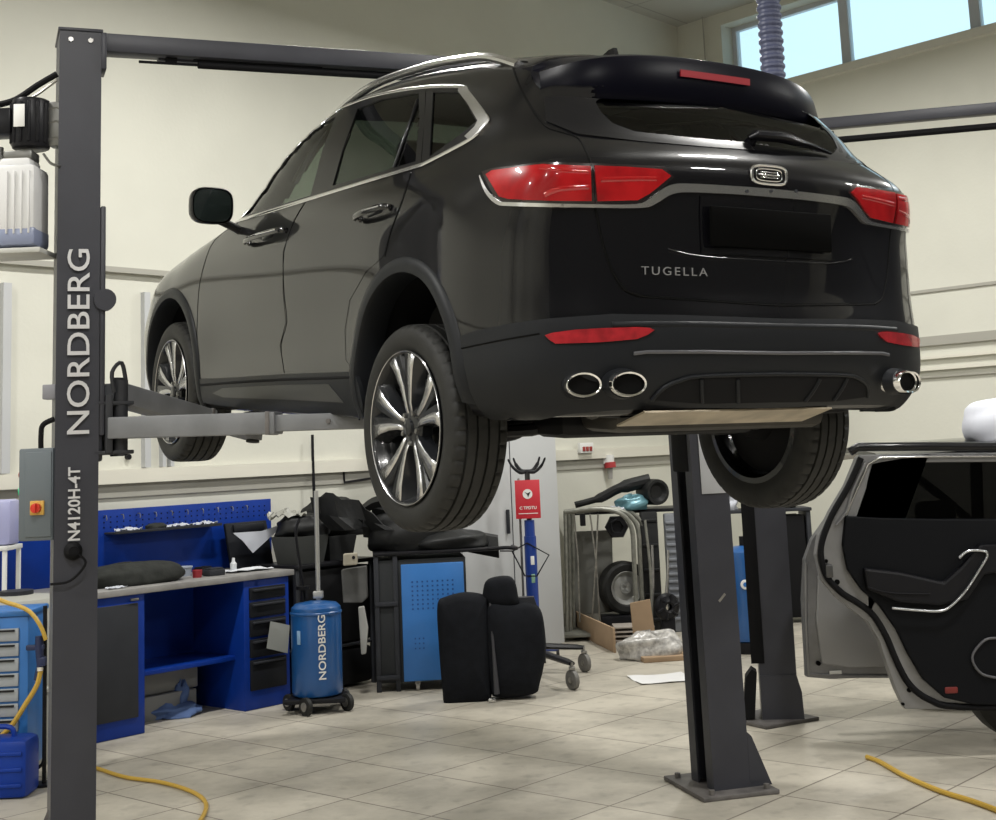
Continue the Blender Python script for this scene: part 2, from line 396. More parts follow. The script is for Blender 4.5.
# body cage: rows from the underside to the roof centre, columns along one side and round the tail
ys = [3.64, 3.58, 3.42, 3.15, 2.7, 2.3, 2.0, 1.55, 1.15, .6, .15, -.15, -.38]
X = [
 [.30,.45,.60,.70,.72,.72,.72,.72,.72,.72,.72,.72,.72],
 [.32,.60,.78,.86,.88,.885,.885,.885,.885,.885,.885,.885,.88],
 [.33,.64,.82,.90,.925,.92,.915,.912,.912,.915,.925,.93,.935],
 [.34,.66,.84,.915,.935,.93,.913,.903,.903,.912,.935,.94,.942],
 [.34,.66,.84,.915,.935,.928,.924,.924,.924,.926,.935,.935,.93],
 [.33,.64,.80,.895,.92,.92,.918,.918,.918,.92,.925,.922,.913],
 [.32,.60,.76,.86,.89,.895,.892,.892,.892,.892,.89,.882,.868],
 [.30,.56,.72,.815,.85,.865,.868,.865,.862,.858,.85,.83,.80],
 [.28,.52,.68,.77,.80,.81,.825,.81,.795,.79,.782,.768,.742],
 [.24,.48,.62,.70,.74,.75,.765,.745,.70,.69,.69,.685,.665],
 [.20,.40,.52,.60,.64,.66,.68,.675,.635,.625,.62,.615,.60],
 [.12,.25,.33,.38,.40,.42,.42,.42,.40,.40,.40,.40,.40],
 [0]*13]
Z = [
 [.42,.32,.27,.25,.24,.24,.24,.24,.24,.24,.24,.25,.28],
 [.45,.36,.30,.27,.26,.26,.26,.26,.26,.26,.26,.27,.285],
 [.48,.42,.38,.37,.37,.37,.37,.37,.37,.37,.37,.375,.38],
 [.52,.50,.51,.53,.55,.55,.55,.55,.55,.55,.55,.55,.54],
 [.56,.58,.64,.70,.73,.75,.755,.76,.76,.76,.76,.75,.735],
 [.60,.64,.72,.83,.89,.93,.94,.945,.95,.95,.955,.955,.94],
 [.63,.69,.79,.90,.97,1.02,1.04,1.05,1.06,1.07,1.075,1.08,1.07],
 [.66,.72,.83,.94,1.02,1.07,1.11,1.13,1.14,1.15,1.155,1.17,1.19],
 [.68,.74,.85,.965,1.045,1.09,1.14,1.28,1.35,1.355,1.345,1.33,1.31],
 [.70,.755,.865,.98,1.06,1.105,1.165,1.41,1.535,1.545,1.50,1.455,1.41],
 [.71,.765,.875,.99,1.07,1.115,1.18,1.44,1.585,1.605,1.57,1.53,1.485],
 [.72,.775,.885,1.0,1.08,1.125,1.20,1.455,1.62,1.65,1.62,1.58,1.535],
 [.725,.78,.89,1.005,1.09,1.13,1.21,1.465,1.635,1.655,1.625,1.585,1.54]]
RR = [(-.76,.10,.29,.30), (-.835,.10,.285,.30), (-.89,.10,.38,.38), (-.915,.11,.53,.53), (-.885,.10,.70,.70), (-.868,.09,.90,.90),
      (-.862,.075,1.08,1.10), (-.79,.13,1.20,1.18), (-.695,.12,1.305,1.29), (-.59,.09,1.40,1.40), (-.50,.08,1.475,1.50)]
rows = []
for i in range(13):
    row = [Vector((0, 3.66, Z[i][0]))]+[Vector((X[i][j], ys[j], Z[i][j])) for j in range(13)]
    if i <= 10:
        r, b, zs, zc = RR[i]; w_ = X[i][-1]
        yb = lambda x: r+b*(x/.7)**2
        t = lambda k: zs+(zc-zs)*k
        row += [Vector((w_-.020, -.38+.48*(yb(w_)+.07+.38), t(.15))), Vector((w_-.080, yb(w_-.08)+.045, t(.3))), Vector((w_-.20, yb(w_-.20)+.005, t(.45))),
                Vector((w_*.55, yb(w_*.55), t(.7))), Vector((w_*.27, yb(w_*.27), t(.93))), Vector((0, r, zc))]
    rows.append(row)
for k in range(14, 20):
    e = rows[10][k]; u = (k-13)/6
    yc = -.38-.12*u; cpt = Vector((0, yc, 1.55-.05*u**1.5))
    mid = e.lerp(cpt, .38); mid.z += .012*(1-u)
    if k == 19: cpt = e.copy(); mid = e.copy()
    rows[11].append(mid); rows[12].append(cpt)
CG = np.array([[tuple(p) for p in r] for r in rows])           # 13 x 20 x 3
def herm(P, n):
    # cubic hermite with bessel tangents along axis 0, mean chord parameter
    N = P.shape[0]; d = np.linalg.norm(np.diff(P, axis=0), axis=2).mean(axis=1); h = np.maximum(d, 1e-3)
    s = np.diff(P, axis=0)/h[:, None, None]; T = np.zeros_like(P)
    for i in range(1, N-1): T[i] = (h[i]*s[i-1]+h[i-1]*s[i])/(h[i]+h[i-1])
    T[0] = 1.5*s[0]-.5*T[1]; T[-1] = 1.5*s[-1]-.5*T[-2]
    out = []
    for i in range(N-1):
        for k in range(n):
            t = k/n; a = 2*t**3-3*t*t+1; b = t**3-2*t*t+t; c = -2*t**3+3*t*t; e = t**3-t*t
            out.append(a*P[i]+b*h[i]*T[i]+c*P[i+1]+e*h[i]*T[i+1])
    out.append(P[-1]); return np.array(out)
CGe = np.concatenate([CG, CG[11:12]*np.array([-1, 1, 1])], axis=0)   # mirror row so the roof is smooth across the centre
G = herm(CGe, 14)[:12*14+1]
Gt = G.transpose(1, 0, 2); ext = Gt[:1]*0
Gt2 = np.concatenate([Gt, Gt[-2:-1]*np.array([-1, 1, 1])], axis=0)
Gt2 = herm(Gt2, 16)[:19*16+1]
G = Gt2.transpose(1, 0, 2); NR, NCc = G.shape[:2]
for _ in range(5):                                             # relax the control kinks
    G2 = G.copy(); G2[1:-1, 1:-1] = .5*G[1:-1, 1:-1]+.125*(G[2:, 1:-1]+G[:-2, 1:-1]+G[1:-1, 2:]+G[1:-1, :-2]); G = G2
G[-1, :, 0] = 0; G[:, -1, 0] = 0; G[:, 0, 0] = 0
def full_body(cut=None):
    bm = bmesh.new()
    for sx in (-1, 1):
        vs = [[bm.verts.new((sx*p[0], p[1], p[2])) for p in r] for r in G]
        for i in range(NR-1):
            for j in range(NCc-1):
                q = [vs[i][j], vs[i][j+1], vs[i+1][j+1], vs[i+1][j]]
                c = sum((v.co for v in q), Vector())/4
                if cut and cut(c): continue
                if sx < 0: q = q[::-1]
                bm.faces.new(q[::-1])
    bmesh.ops.remove_doubles(bm, verts=bm.verts, dist=.0004)
    bmesh.ops.dissolve_degenerate(bm, edges=bm.edges, dist=.0002)
    return bm
bm0 = full_body(); bmesh.ops.recalc_face_normals(bm0, faces=bm0.faces)
BVH = BVHTree.FromBMesh(bm0); bm0.normal_update()
bm0.faces.ensure_lookup_table()
VN = {}
def hit_px(x, y):
    d = cray(x, y); h = BVH.ray_cast(ceye, d)
    if h[0] is None: return None
    return h
def snorm(p, n0=None):
    # smoothed outward normal at a surface point
    h = BVH.find_nearest(p)
    f = bm0.faces[h[2]]; acc = Vector(); 
    for v in f.verts:
        acc += v.normal*(1/(1e-4+(v.co-p).length))
    n = acc.normalized()
    return n
def px3(x, y, off=0.0):
    h = hit_px(x, y)
    if h is None: return None
    n = snorm(h[0])
    if n.dot(h[0]-ceye) > 0: n = -n
    return h[0]+n*off
def nearest_on(x, y):
    # ray may just miss the silhouette: walk towards the nearest surface point
    p = px3(x, y)
    if p is not None: return p
    d = cray(x, y); best = None
    for k in range(60):
        q = ceye+d*(3.6+k*.08); h = BVH.find_nearest(q)
        if h[0] is not None and (best is None or h[3] < best[1]): best = (h[0], h[3])
    return best[0]
def out_n(p):
    n = snorm(p); c = Vector((0, max(-.1, min(3.0, p.y)), .8))
    return n if n.dot(p-c) > 0 else -n
def dens(poly, step=4.0, closed=True):
    P = [Vector((a, b)) for a, b in poly]; out = []
    for i in range(len(P) if closed else len(P)-1):
        a = P[i]; b = P[(i+1) % len(P)]; n = max(1, int((b-a).length/step))
        out += [a.lerp(b, k/n) for k in range(n)]
    if not closed: out.append(P[-1])
    return out
def spl2(pts, n=5, closed=False): return [(p.x, p.y) for p in spline([(a, b, 0) for a, b in pts], n, closed)]
def inside(p, poly):
    c = False; n = len(poly)
    for i in range(n):
        a = poly[i]; b = poly[i-1]
        if (a.y > p.y) != (b.y > p.y) and p.x < (b.x-a.x)*(p.y-a.y)/(b.y-a.y)+a.x: c = not c
    return c
def panel(name, poly, m, off=.003, th=.006, parent=None, step=4.0, mirror='both', centre=False, dome=0.0):
    """a body panel: outline traced on the body surface, given its own offset and thickness.
       mirror: 'both' -> a left and a right object; 'join' -> one object made symmetric; 'none'."""
    bd = dens(poly, step); bdv = list(bd)
    xs = [p.x for p in bd]; yy = [p.y for p in bd]; pts = list(bd)
    y = min(yy)+step*.6; row = 0
    while y < max(yy):
        x = min(xs)+(step*.5 if row % 2 else 0)
        while x < max(xs):
            p = Vector((x, y))
            if inside(p, bdv) and min((q-p).length for q in bd) > step*.55: pts.append(p)
            x += step
        y += step*.866; row += 1
    nb = len(bd)
    r = delaunay_2d_cdt(pts, [(i, (i+1) % nb) for i in range(nb)], [list(range(nb))], 1, 1e-4)
    v2, _, f2 = r[0], r[1], r[2]
    bm = bmesh.new(); top = []
    for p in v2:
        q = nearest_on(p.x, p.y); n = out_n(q)
        top.append(bm.verts.new(q+n*off))
    for f in f2:
        try: bm.faces.new([top[i] for i in f])
        except ValueError: pass
    if centre:
        bmesh.ops.bisect_plane(bm, geom=list(bm.verts)+list(bm.edges)+list(bm.faces), plane_co=(0, 0, 0), plane_no=(1, 0, 0), clear_outer=True)
        for v in bm.verts:
            if abs(v.co.x) < .0015: v.co.x = 0
    bmesh.ops.recalc_face_normals(bm, faces=bm.faces)
    bm.normal_update()
    s = sum(f.normal.dot(out_n(f.calc_center_median()))*f.calc_area() for f in bm.faces)
    if s < 0: bmesh.ops.reverse_faces(bm, faces=list(bm.faces))
    # skirt
    be = [e for e in bm.edges if e.is_boundary and not (centre and all(abs(v.co.x) < 1e-5 for v in e.verts))]
    g = bmesh.ops.extrude_edge_only(bm, edges=be)
    nv = [x for x in g['geom'] if isinstance(x, bmesh.types.BMVert)]
    for v in nv: v.co -= out_n(v.co)*(off+th)
    if centre:
        g2 = bmesh.ops.duplicate(bm, geom=list(bm.verts)+list(bm.edges)+list(bm.faces))
        gv = [x for x in g2['geom'] if isinstance(x, bmesh.types.BMVert)]; gf = [x for x in g2['geom'] if isinstance(x, bmesh.types.BMFace)]
        for v in gv: v.co.x *= -1
        bmesh.ops.reverse_faces(bm, faces=gf)
        bmesh.ops.remove_doubles(bm, verts=[v for v in bm.verts if abs(v.co.x) < .002], dist=.0015)
    def mk(bm):
        me = bpy.data.meshes.new(name); bm.to_mesh(me); me.materials.append(m); me.shade_smooth(); me.set_sharp_from_angle(angle=R_(50))
        o = bpy.data.objects.new(name, me); C.objects.link(o); o.parent = parent or suv; return o
    a = mk(bm)
    if mirror == 'both' and not centre:
        for v in bm.verts: v.co.x *= -1
        bmesh.ops.reverse_faces(bm, faces=list(bm.faces)); b = mk(bm); bm.free(); return a, b
    bm.free(); return a
def strip(name, pts, m, r, off=0.0, parent=None, mirror='both', closed=False, n=8, flat=1.0, w3=False, step=4):
    """a round or flattened strip laid along a line traced on the body."""
    P = [(Vector(p) if w3 else None) for p in pts] if w3 else []
    if not w3:
        for p in dens(pts, step, closed):
            q = nearest_on(p.x, p.y); P.append(q+out_n(q)*off)
    ups = [out_n(p) for p in P]
    if mirror == 'join':
        P = [p for p in P if p.x <= 0.001]; P += [Vector((-p.x, p.y, p.z)) for p in P[::-1]]; ups = [out_n(p) for p in P]
    bb = B(); bb.tube(P, r, n, closed, flat=flat, upv=[tuple(u) for u in ups]); a = bb.obj(name, m, parent or suv, smooth=60)
    if mirror == 'both':
        b2 = B(); b2.tube([(-p.x, p.y, p.z) for p in P], r, n, closed, flat=flat, upv=[(-u.x, u.y, u.z) for u in ups]); return a, b2.obj(name, m, parent or suv, smooth=60)
    return a
# window outlines in side view (y, z), used to open the shell
FW_ = [(243,217),(256,192),(280,156),(305,133),(339,115),(313,196)]
RW_ = [(357,108),(382,98),(419,92),(417,162),(332,187)]
QW_ = [(432.7,91.7),(460,91.7),(477.7,121.7),(465,133),(429,158)]
def side_yz(poly, shrink=.0):
    P = [nearest_on(a, b) for a, b in [(p.x, p.y) for p in dens(poly, 6)]]
    return [Vector((p.y, p.z)) for p in P]
OPEN = [side_yz(p) for p in (FW_, RW_, QW_)]
RWIN = [(545,99),(549,121),(577,133),(640,140.5),(700,145.5),(760,150),(800,153),(770,112),(712,108),(650,106),(600,104)]
RW_IN = [(593,86),(598,110),(610,122),(632,131),(700,138.5),(756,143.5),(800,147),(770,95),(712,89),(650,86)]
RWxz = [Vector((p.x, p.z)) for p in [nearest_on(p.x, p.y) for p in dens(RW_IN, 6)]]
WC = {'r': (0.0, .365, .405), 'f': (2.70, .385, .42)}
def cutter(c):
    if abs(c.x) > .5 and c.z < 1.0:
        for k in WC:
            y0, z0, r0 = WC[k]
            if (c.y-y0)**2+(c.z-z0)**2 < (r0+.012)**2 and c.z < 1: return True
            if abs(c.y-y0) < r0 and c.z < z0: return True
    if abs(c.x) > .55 and c.z > 1.1:
        p = Vector((c.y, c.z))
        for o in OPEN:
            if inside(p, o) or min((q-p).length for q in o) < .006: return True
    if 1.30 < c.y < 1.92 and abs(c.x) < .63-.06*(1.88-c.y)/.5 and c.z > 1.2: return True
    if c.y < -.42 and c.z > 1.1:
        p = Vector((-abs(c.x), c.z))
        if inside(p, RWxz) or min((q-p).length for q in RWxz) < .008: return True
    return False
bmb = full_body(cutter); bmesh.ops.recalc_face_normals(bmb, faces=bmb.faces)
me = bpy.data.meshes.new('body_shell'); bmb.to_mesh(me); bmb.free(); me.materials.append(PAINT); me.shade_smooth()
body = bpy.data.objects.new('body_shell', me); C.objects.link(body); body.parent = suv

# --- doors, quarter, tailgate as panels of the same paint
front_door = panel('front_door', [(198,378),(198,330),(200,290),(206,262),(216,240),(240,223),(275,211),(306,200),(294,220),(283,252),(283,292),(286,322),(280,345),(284,372),(240,376)], PAINT, .0015)
rear_door = panel('rear_door', [(286,371),(282,345),(288,322),(285,292),(285,252),(296,220),(308,199),(375,182),(411,172),(402,200),(390,232),(384,256),(366,272),(350,300),(345,330),(346,360),(352,369)], PAINT, .0015)
for o in list(front_door)+list(rear_door): pass
tg = panel('tailgate', spl2([(578,139),(586,150),(592,166),(595,181),(596.5,205),(602,235),(609,260),(617,277),(626,289),(641,295)],3)+[(700,299),(770,303.5),(830,306),(812,200),(800,160),(757,150.5),(700,146.5),(640,141.5)], PAINT, .002, .006, centre=True, step=5)
strip('panel_seam', spl2([(513,66),(519,85),(531,107),(545,126),(560,132),(577,137.5),(585,149),(591,165),(594,181),(595,205),(600.5,235),(607.5,260),(615.5,278),(625,290.5),(641,296.8)],3), SEAM, .0048, -.001, n=6)
strip('tailgate_gap', [(641,296.8),(700,300.8),(770,305.2),(790,306)], SEAM, .0035, -.001, mirror='join', n=6)
strip('door_seam', spl2([(284.5,373),(281,345),(287,322),(284,292),(284,252),(295,220),(308,199)],3), SEAM, .003, -.001, n=6)
strip('door_seam', spl2([(197,378),(197,330),(199,290),(205,262),(215,240),(238,223)],3), SEAM, .003, -.001, n=6)
strip('door_seam', spl2([(412,171),(403,200),(391,232),(385,257)],3), SEAM, .003, -.001, n=6)
# --- side glass, frames, chrome
def frame(name, outer, inner, m, off, mirror='both', n=3):
    """ring panel between two outlines with the same number of corner points"""
    O = []; I = []
    k = len(outer)
    for i in range(k):
        a, b = Vector(outer[i]), Vector(outer[(i+1) % k]); c, d = Vector(inner[i]), Vector(inner[(i+1) % k])
        nn = max(2, int((b-a).length/5))
        for q in range(nn): O.append(a.lerp(b, q/nn)); I.append(c.lerp(d, q/nn))
    rings = []
    for t in (0, .5, 1):
        rings.append([])
        for a, b in zip(O, I):
            p = a.lerp(b, t); q = nearest_on(p.x, p.y); rings[-1].append(q+out_n(q)*off)
    rings.insert(0, [p-out_n(p)*(off+.004) for p in rings[0]]); rings.append([p-out_n(p)*(off+.008) for p in rings[-1]])
    N = len(O); res = []
    for sx in ((1, -1) if mirror == 'both' else (1,)):
        v = [(p.x*sx, p.y, p.z) for r in rings for p in r]; f = []
        for i in range(len(rings)-1):
            for j in range(N): f.append((i*N+j, i*N+(j+1) % N, (i+1)*N+(j+1) % N, (i+1)*N+j))
        bb = B(); bb.v = v; bb.f = f; res.append(bb.obj(name, m, suv, smooth=50))
    return res
GLOSSB = mat('gloss_black_pillar', (.005, .005, .006), .3, coat=.25, spec=.2)
frame('window_frame', [(236,221),(252,190),(277,152),(303,129),(346,108.5),(327,150),(314,199.5)], [(244,216.5),(257,192),(281,156),(306,133.5),(336,117),(323,150),(311,195.5)], GLOSSB, .0025)
frame('window_frame', [(346,108.5),(380,95),(426,87.5),(425,120),(421,166),(370,181),(314,199.5),(327,150)], [(358,109),(382,99.5),(419,93),(420,120),(416,161.5),(370,175.5),(333,186),(343,150)], GLOSSB, .0025)
frame('window_frame', [(427,87.5),(464,87),(486,121.5),(468,139),(422,165.5)], [(433.5,92.5),(460,92.5),(476.5,121.7),(463,133),(430,157)], GLOSSB, .0025)
panel('front_door_glass', [(240,219),(255,190),(279,154),(304,131),(342,112),(312,198)], GLASSL, -.003, .001)
panel('rear_door_glass', [(355,106),(381,97),(421,90),(419,164),(334,188)], GLASS, -.003, .001)
panel('quarter_glass', [(430,89.5),(462,89.5),(481,121.7),(466,136),(426,161)], GLASS, -.003, .001)
strip('glass_divider', [(418,100),(394,168)], GLOSSB, .008, .0)
strip('window_trim', spl2([(236,222),(275,210),(307,200),(370,180.5),(423,164.8)],3)+spl2([(423,164.8),(450,151),(474,137.5),(486,125)],3), CHROME, .009, .004, flat=.5)
strip('window_trim', spl2([(486,125),(488.5,121.5),(486,116),(467,91)],3)+spl2([(467,91),(462,87),(428,87.3),(384,94),(350,105),(304,127.5),(276,151),(250,189),(238,212)],3), CHROME, .0085, .004, flat=.5)
panel('quarter_trim', [(461,87.2),(468,89),(479,103),(489.5,118),(490,123),(481,133.5),(470,140.5),(466,137),(476,127.5),(479,121.5),(469,105),(459,92)], CHROME, .008, .008, step=3)
# --- lamps
lampo = [(487.5,175.5),(493.6,171.6),(520,168),(543.3,165.5),(590,167),(590.8,201),(530,200.5),(510,199.6),(501,197.2)]
lampi = [(593.9,166.5),(625,167.5),(660.7,170),(669.8,176.5),(648.7,193.6),(636.6,200.2),(596.9,201.1)]
lb = panel('lamp_bezel', [(482,172),(493,168.5),(543,162.5),(593,163.5),(664,166.5),(674,177),(652,197),(638,204),(594,205),(498,203)], mat('lamp_bezel_black', (.012,.006,.007), .2, coat=1), .003, .006)
a, b = panel('tail_lamp', lampo, RED, .010, .010); tag(a, 'outer red tail lamp lens')
panel('tail_lamp', lampi, RED, .010, .010)
strip('lamp_light_bar', spl2([(541,168),(565,171),(588,172)],3), REDD, .010, .008, flat=.35)
strip('lamp_light_bar', spl2([(545,195),(560,189),(588,187)],3), REDD, .010, .008, flat=.35)
strip('lamp_light_bar', spl2([(600,180),(630,179),(655,179)],3), REDD, .010, .008, flat=.35)
# chrome strip: under the lamps, rising to the centre
ct = spl2([(482,176),(489,190),(500,201),(512,202.8),(560,203.6),(591,204.2),(634,204.2),(648,199),(660,190),(672,184.5),(691,184),(735,186.5),(775,189.5)],3)
cb = spl2([(481,177),(487,193),(498,204.5),(512,206.6),(560,207.2),(591,207.6),(640,208),(654,204),(666,196.5),(676,193),(692,192.5),(735,194.5),(775,197.8)],3)
panel('chrome_strip', ct+[(800,192),(800,200)]+cb[::-1], CHROME, .010, .012, centre=True, step=3)
# --- lower tail: bumper in matte plastic
bump_poly = [(462,336),(476.6,331),(510,324),(547,319),(611,314.5),(680,315.6),(770,318.9),(800,320),(800,404.5),(757,406),(700,406),(662,406.5),(610,408.5),(565,412),(530,419),(518.7,421),(506,421),(495,419.7),(486,413),(478.7,404),(472,390),(467,368)]
bumper = panel('rear_bumper', bump_poly, CLAD, .010, .014, centre=True, step=5)
strip('bumper_crease', spl2([(464,348.5),(500,341),(540,333.8)],3), SEAM, .003, .010, n=6)
strip('bumper_ledge', spl2([(611,325),(680,324.5),(770,326.5),(790,327)],3), CLAD, .010, .009, flat=.5, mirror='join')
panel('rear_reflector', [(545,335.5),(552,333),(575,330),(600,328.6),(635,327.6),(648,328.4),(652.5,330.5),(646,335),(635,339.3),(600,342.3),(575,343.3),(555,343.9),(549,340)], REFL, .016, .008, step=3)
strip('bumper_trim', [(632,353.5),(645,351.8),(700,351.6),(760,352.5),(790,353)], mat('grey_trim', (.10,.10,.11), .3, metal=.4), .006, .014, mirror='join', flat=.5)
# diffuser block with its ribs
panel('diffuser', [(650,398),(662,386),(680,378.5),(700,375.5),(770,373.5),(800,373),(800,399),(770,400),(700,401.5)], MATTE, .013, .006, centre=True, step=4)
strip('diffuser_lip', spl2([(650,398),(662,386),(680,378.5),(700,375),(770,373),(790,373)],3), CLAD, .007, .014, mirror='join')
for xx in (699, 735): strip('diffuser_rib', [(xx,378),(xx+1,400)], CLAD, .007, .015)
# exhaust tips
for sx in (-1, 1):
    for (x0, y0, z0) in ((.708, -.785, .381), (.597, -.868, .383)):
        bb = B(); t = Vector((sx*.22, -1, 0)).normalized(); 
        w_ = Vector((-t.y, t.x, 0)); 
        def ring(a, hh, d): return [Vector((sx*x0, y0, z0))+t*d+w_*(a*math.cos(2*PI*k/32)*1.0)+Vector((0, 0, hh*math.sin(2*PI*k/32))) for k in range(32)]
        prof = [(.060, .040, -.05), (.060, .040, .028), (.057, .0375, .034), (.052, .032, .030), (.050, .030, -.05)]
        rg = [ring(*p) for p in prof]; v = [p for r in rg for p in r]; f = []
        for i in range(len(rg)-1):
            for k in range(32): f.append((i*32+k, i*32+(k+1) % 32, (i+1)*32+(k+1) % 32, (i+1)*32+k))
        bb.add(v, f); e = bb.obj('exhaust_tip', CHROME2, suv)
        bb = B(); rg = ring(.0505, .0305, .018); bb.add(rg, [tuple(range(32))]); bb.obj('pipe_bore', SEAM, e)
        bb = B(); r0 = ring(.064, .044, .008); r1 = ring(.070, .049, -.03); r2 = ring(.060, .040, .008)
        bb.add(r1+r0+r2, [(i*32+k, i*32+(k+1) % 32, (i+1)*32+(k+1) % 32, (i+1)*32+k) for i in range(2) for k in range(32)]); bb.obj('exhaust_surround', CLAD, e)
# rocker cladding
panel('sill_cladding', [(197,379),(240,377),(285,374),(355,371.5),(360,385),(364,404),(364,415.5),(340,413.5),(283,410.5),(220,404.5),(203,402)], CLAD, .006, .010)
strip('sill_trim', [(200,385),(240,382),(285,379.5),(352,377)], MATTE, .006, .006, flat=.5)
panel('sill_step', [(214,393),(224,388),(283,385),(330,384),(345,402),(283,399),(225,397)], mat('sill_grey', (.05,.05,.048), .35), .009, .010)
# wheel arch flares and liners
def surf_x(y, z):
    h = BVH.ray_cast(Vector((2.0, y, z)), Vector((-1, 0, 0)))
    return h[0].x if h[0] is not None else None
for k in WC:
    y0, z0, r0 = WC[k]
    for sx in (-1, 1):
        rings = []
        a0, a1 = (-18, 203) if k == 'r' else (-20, 212)
        if k == 'r': a0, a1 = -16, 186
        prof = [(r0-.002, -.10), (r0-.004, -.004), (r0+.002, .010), (r0+.026, .013), (r0+.052, .007), (r0+.058, -.004)]
        n = 60
        for i in range(n+1):
            a = R_(a0+(a1-a0)*i/n); c, s = math.cos(a), math.sin(a); rg = []
            for rr_, off in prof:
                # rear side of angle: y = y0 + r cos
                yy, zz = y0+rr_*c, z0+rr_*s
                xs = surf_x(yy, max(zz, .265)); xs = xs if xs is not None else .92
                if off == -.10: xs = surf_x(yy, max(zz, .27)) or .92
                rg.append(Vector((sx*(xs+off), yy, zz)))
            rings.append(rg)
        bb = B(); m_ = len(prof); v = [p for r in rings for p in r]
        bb.add(v, [(i*m_+j, i*m_+j+1, (i+1)*m_+j+1, (i+1)*m_+j) for i in range(n) for j in range(m_-1)])
        bb.obj('arch_flare', CLAD, suv, smooth=50)
        bb = B(); v = []; n = 32
        for i in range(n+1):
            a = R_(-2+184*i/n)
            for xx in (.50, .70, .90): v.append((sx*xx, y0+(r0+.012)*math.cos(a), z0+(r0+.012)*math.sin(a)))
        f = [(i*3+j, i*3+j+1, (i+1)*3+j+1, (i+1)*3+j) for i in range(n) for j in range(2)]
        c0 = len(v); v.append((sx*.50, y0, z0)); f += [(i*3, (i+1)*3, c0) for i in range(n)]
        bb.add(v, f); bb.obj('wheel_arch_liner', MATTE, suv)
# --- tailgate details
bb = B()
def gate_pt(x, z, off=0.0):
    h = BVH.ray_cast(Vector((x, -3, z)), Vector((0, 1, 0))); n = out_n(h[0]); return h[0]+n*off
bb = B(); gr = [[gate_pt(-.285+.57*i/12, .80+.19*j/6, .004) for i in range(13)] for j in range(7)]
bb.sheet(gr, .003); bb.obj('plate_recess', PAINT, suv)
pc = gate_pt(0, .893, .0); bb = B(); bb.box((0, pc.y-.016, .891), (.53, .014, .132), .006)
bb.obj('number_plate', mat('blacked_plate', (.0015,.0015,.0015), .9, spec=.05), suv)
strip('gate_crease', spl2([(668,250),(700,257),(760,261),(800,263)],3), PAINT, .012, -.002, mirror='join', flat=.4)
# emblem: an outlined oval with three bars
ec = gate_pt(0, 1.075, .0); en = out_n(ec); EM = axes(ec+en*.006, (1, 0, 0), Vector((0, 0, 1)))
bb = B(); pa = []
def sup(a, b, e, n=40): return [(a*abs(math.cos(t))**e*math.copysign(1, math.cos(t)), b*abs(math.sin(t))**e*math.copysign(1, math.sin(t)), 0) for t in [2*PI*k/n for k in range(n)]]
bb.tube(sup(.076, .031, .55), .0055, 8, True, M=EM); em = bb.obj('emblem', BADGE, suv)
bb = B(); bb.tube(sup(.056, .020, .5), .0022, 6, True, M=EM); bb.box((0, 0, 0), (.095, .006, .005), .002, M=EM); bb.box((0, .009, 0), (.08, .004, .005), .001, M=EM); bb.box((0, -.009, 0), (.08, .004, .005), .001, M=EM)
bb.obj('emblem_bars', BADGE, em)
tp = px3(674, 272, .0045); tn = out_n(tp)
M = axes(tp, Vector((-tn.y, tn.x, 0))*(1 if -tn.y > 0 else -1), Vector((0, 0, 1)))
text('model_lettering', 'TUGELLA', .038, M, mat('letter_silver', (.42,.42,.43), .35, metal=.8), suv, .001, .0, 1.3, 1.25)
for px_ in (745, 769, 794):
    q = nearest_on(px_, 191.5); n = out_n(q); bb = B(); bb.cyl(q+n*.008, q+n*.013, .006, n=10); bb.obj('trim_sensor', DGREY, suv)
# rear wiper
q = nearest_on(750, 143); q2 = nearest_on(829, 156); bb = B(); n = out_n(q)
bb.tube([q-Vector((.02, 0, 0))+n*.02, q+n*.035, q.lerp(q2, .3)+n*.045, q.lerp(q2, .7)+n*.03, q2+n*.012], [.012, .024, .024, .014, .006], 10, flat=.8)
bb.tube([q+n*-.01, q+n*.03], [.022, .016], 12); bb.obj('rear_wiper', mat('wiper_black', (.004,.004,.006), .25), suv)
# rear glass
rg = panel('rear_glass', [(544,97),(547,122),(577,134.5),(640,142),(700,147),(760,151.5),(830,157),(800,112),(712,106),(650,104),(600,102)], GLASS, -.001, .001, centre=True, step=5)
def band(name, lo, li, m, off):
    O = dens(lo, 4, False); n = len(O); I = []
    Lc = [0]; 
    for i in range(1, len(li)): Lc.append(Lc[-1]+(Vector(li[i])-Vector(li[i-1])).length)
    for i in range(n):
        s_ = Lc[-1]*i/(n-1); k = max(q for q in range(len(li)-1) if Lc[q] <= s_+1e-6); t = (s_-Lc[k])/(Lc[k+1]-Lc[k]); I.append(Vector(li[k]).lerp(Vector(li[k+1]), t))
    g = []
    for t in (0, .35, .7, 1): 
        r = []
        for a_, b_ in zip(O, I):
            p = a_.lerp(b_, t); q = nearest_on(p.x, p.y); q.x = min(q.x, 0); r.append(q+out_n(q)*off)
        g.append(r)
    bb = B(); bb.sheet(g, .004); bb.sheet([[Vector((-p.x, p.y, p.z)) for p in r] for r in g], .004); return bb.obj(name, m, suv, 60)
band('glass_border', [(590,99),(560,97),(544,98),(546,122),(577,134.8),(640,142.3),(700,147.3),(760,151.8),(775,153)], [(600,100),(597,101),(595,103),(601,113),(612,124),(634,132.5),(700,139.5),(756,144),(770,145)], GLOSSB, .001)
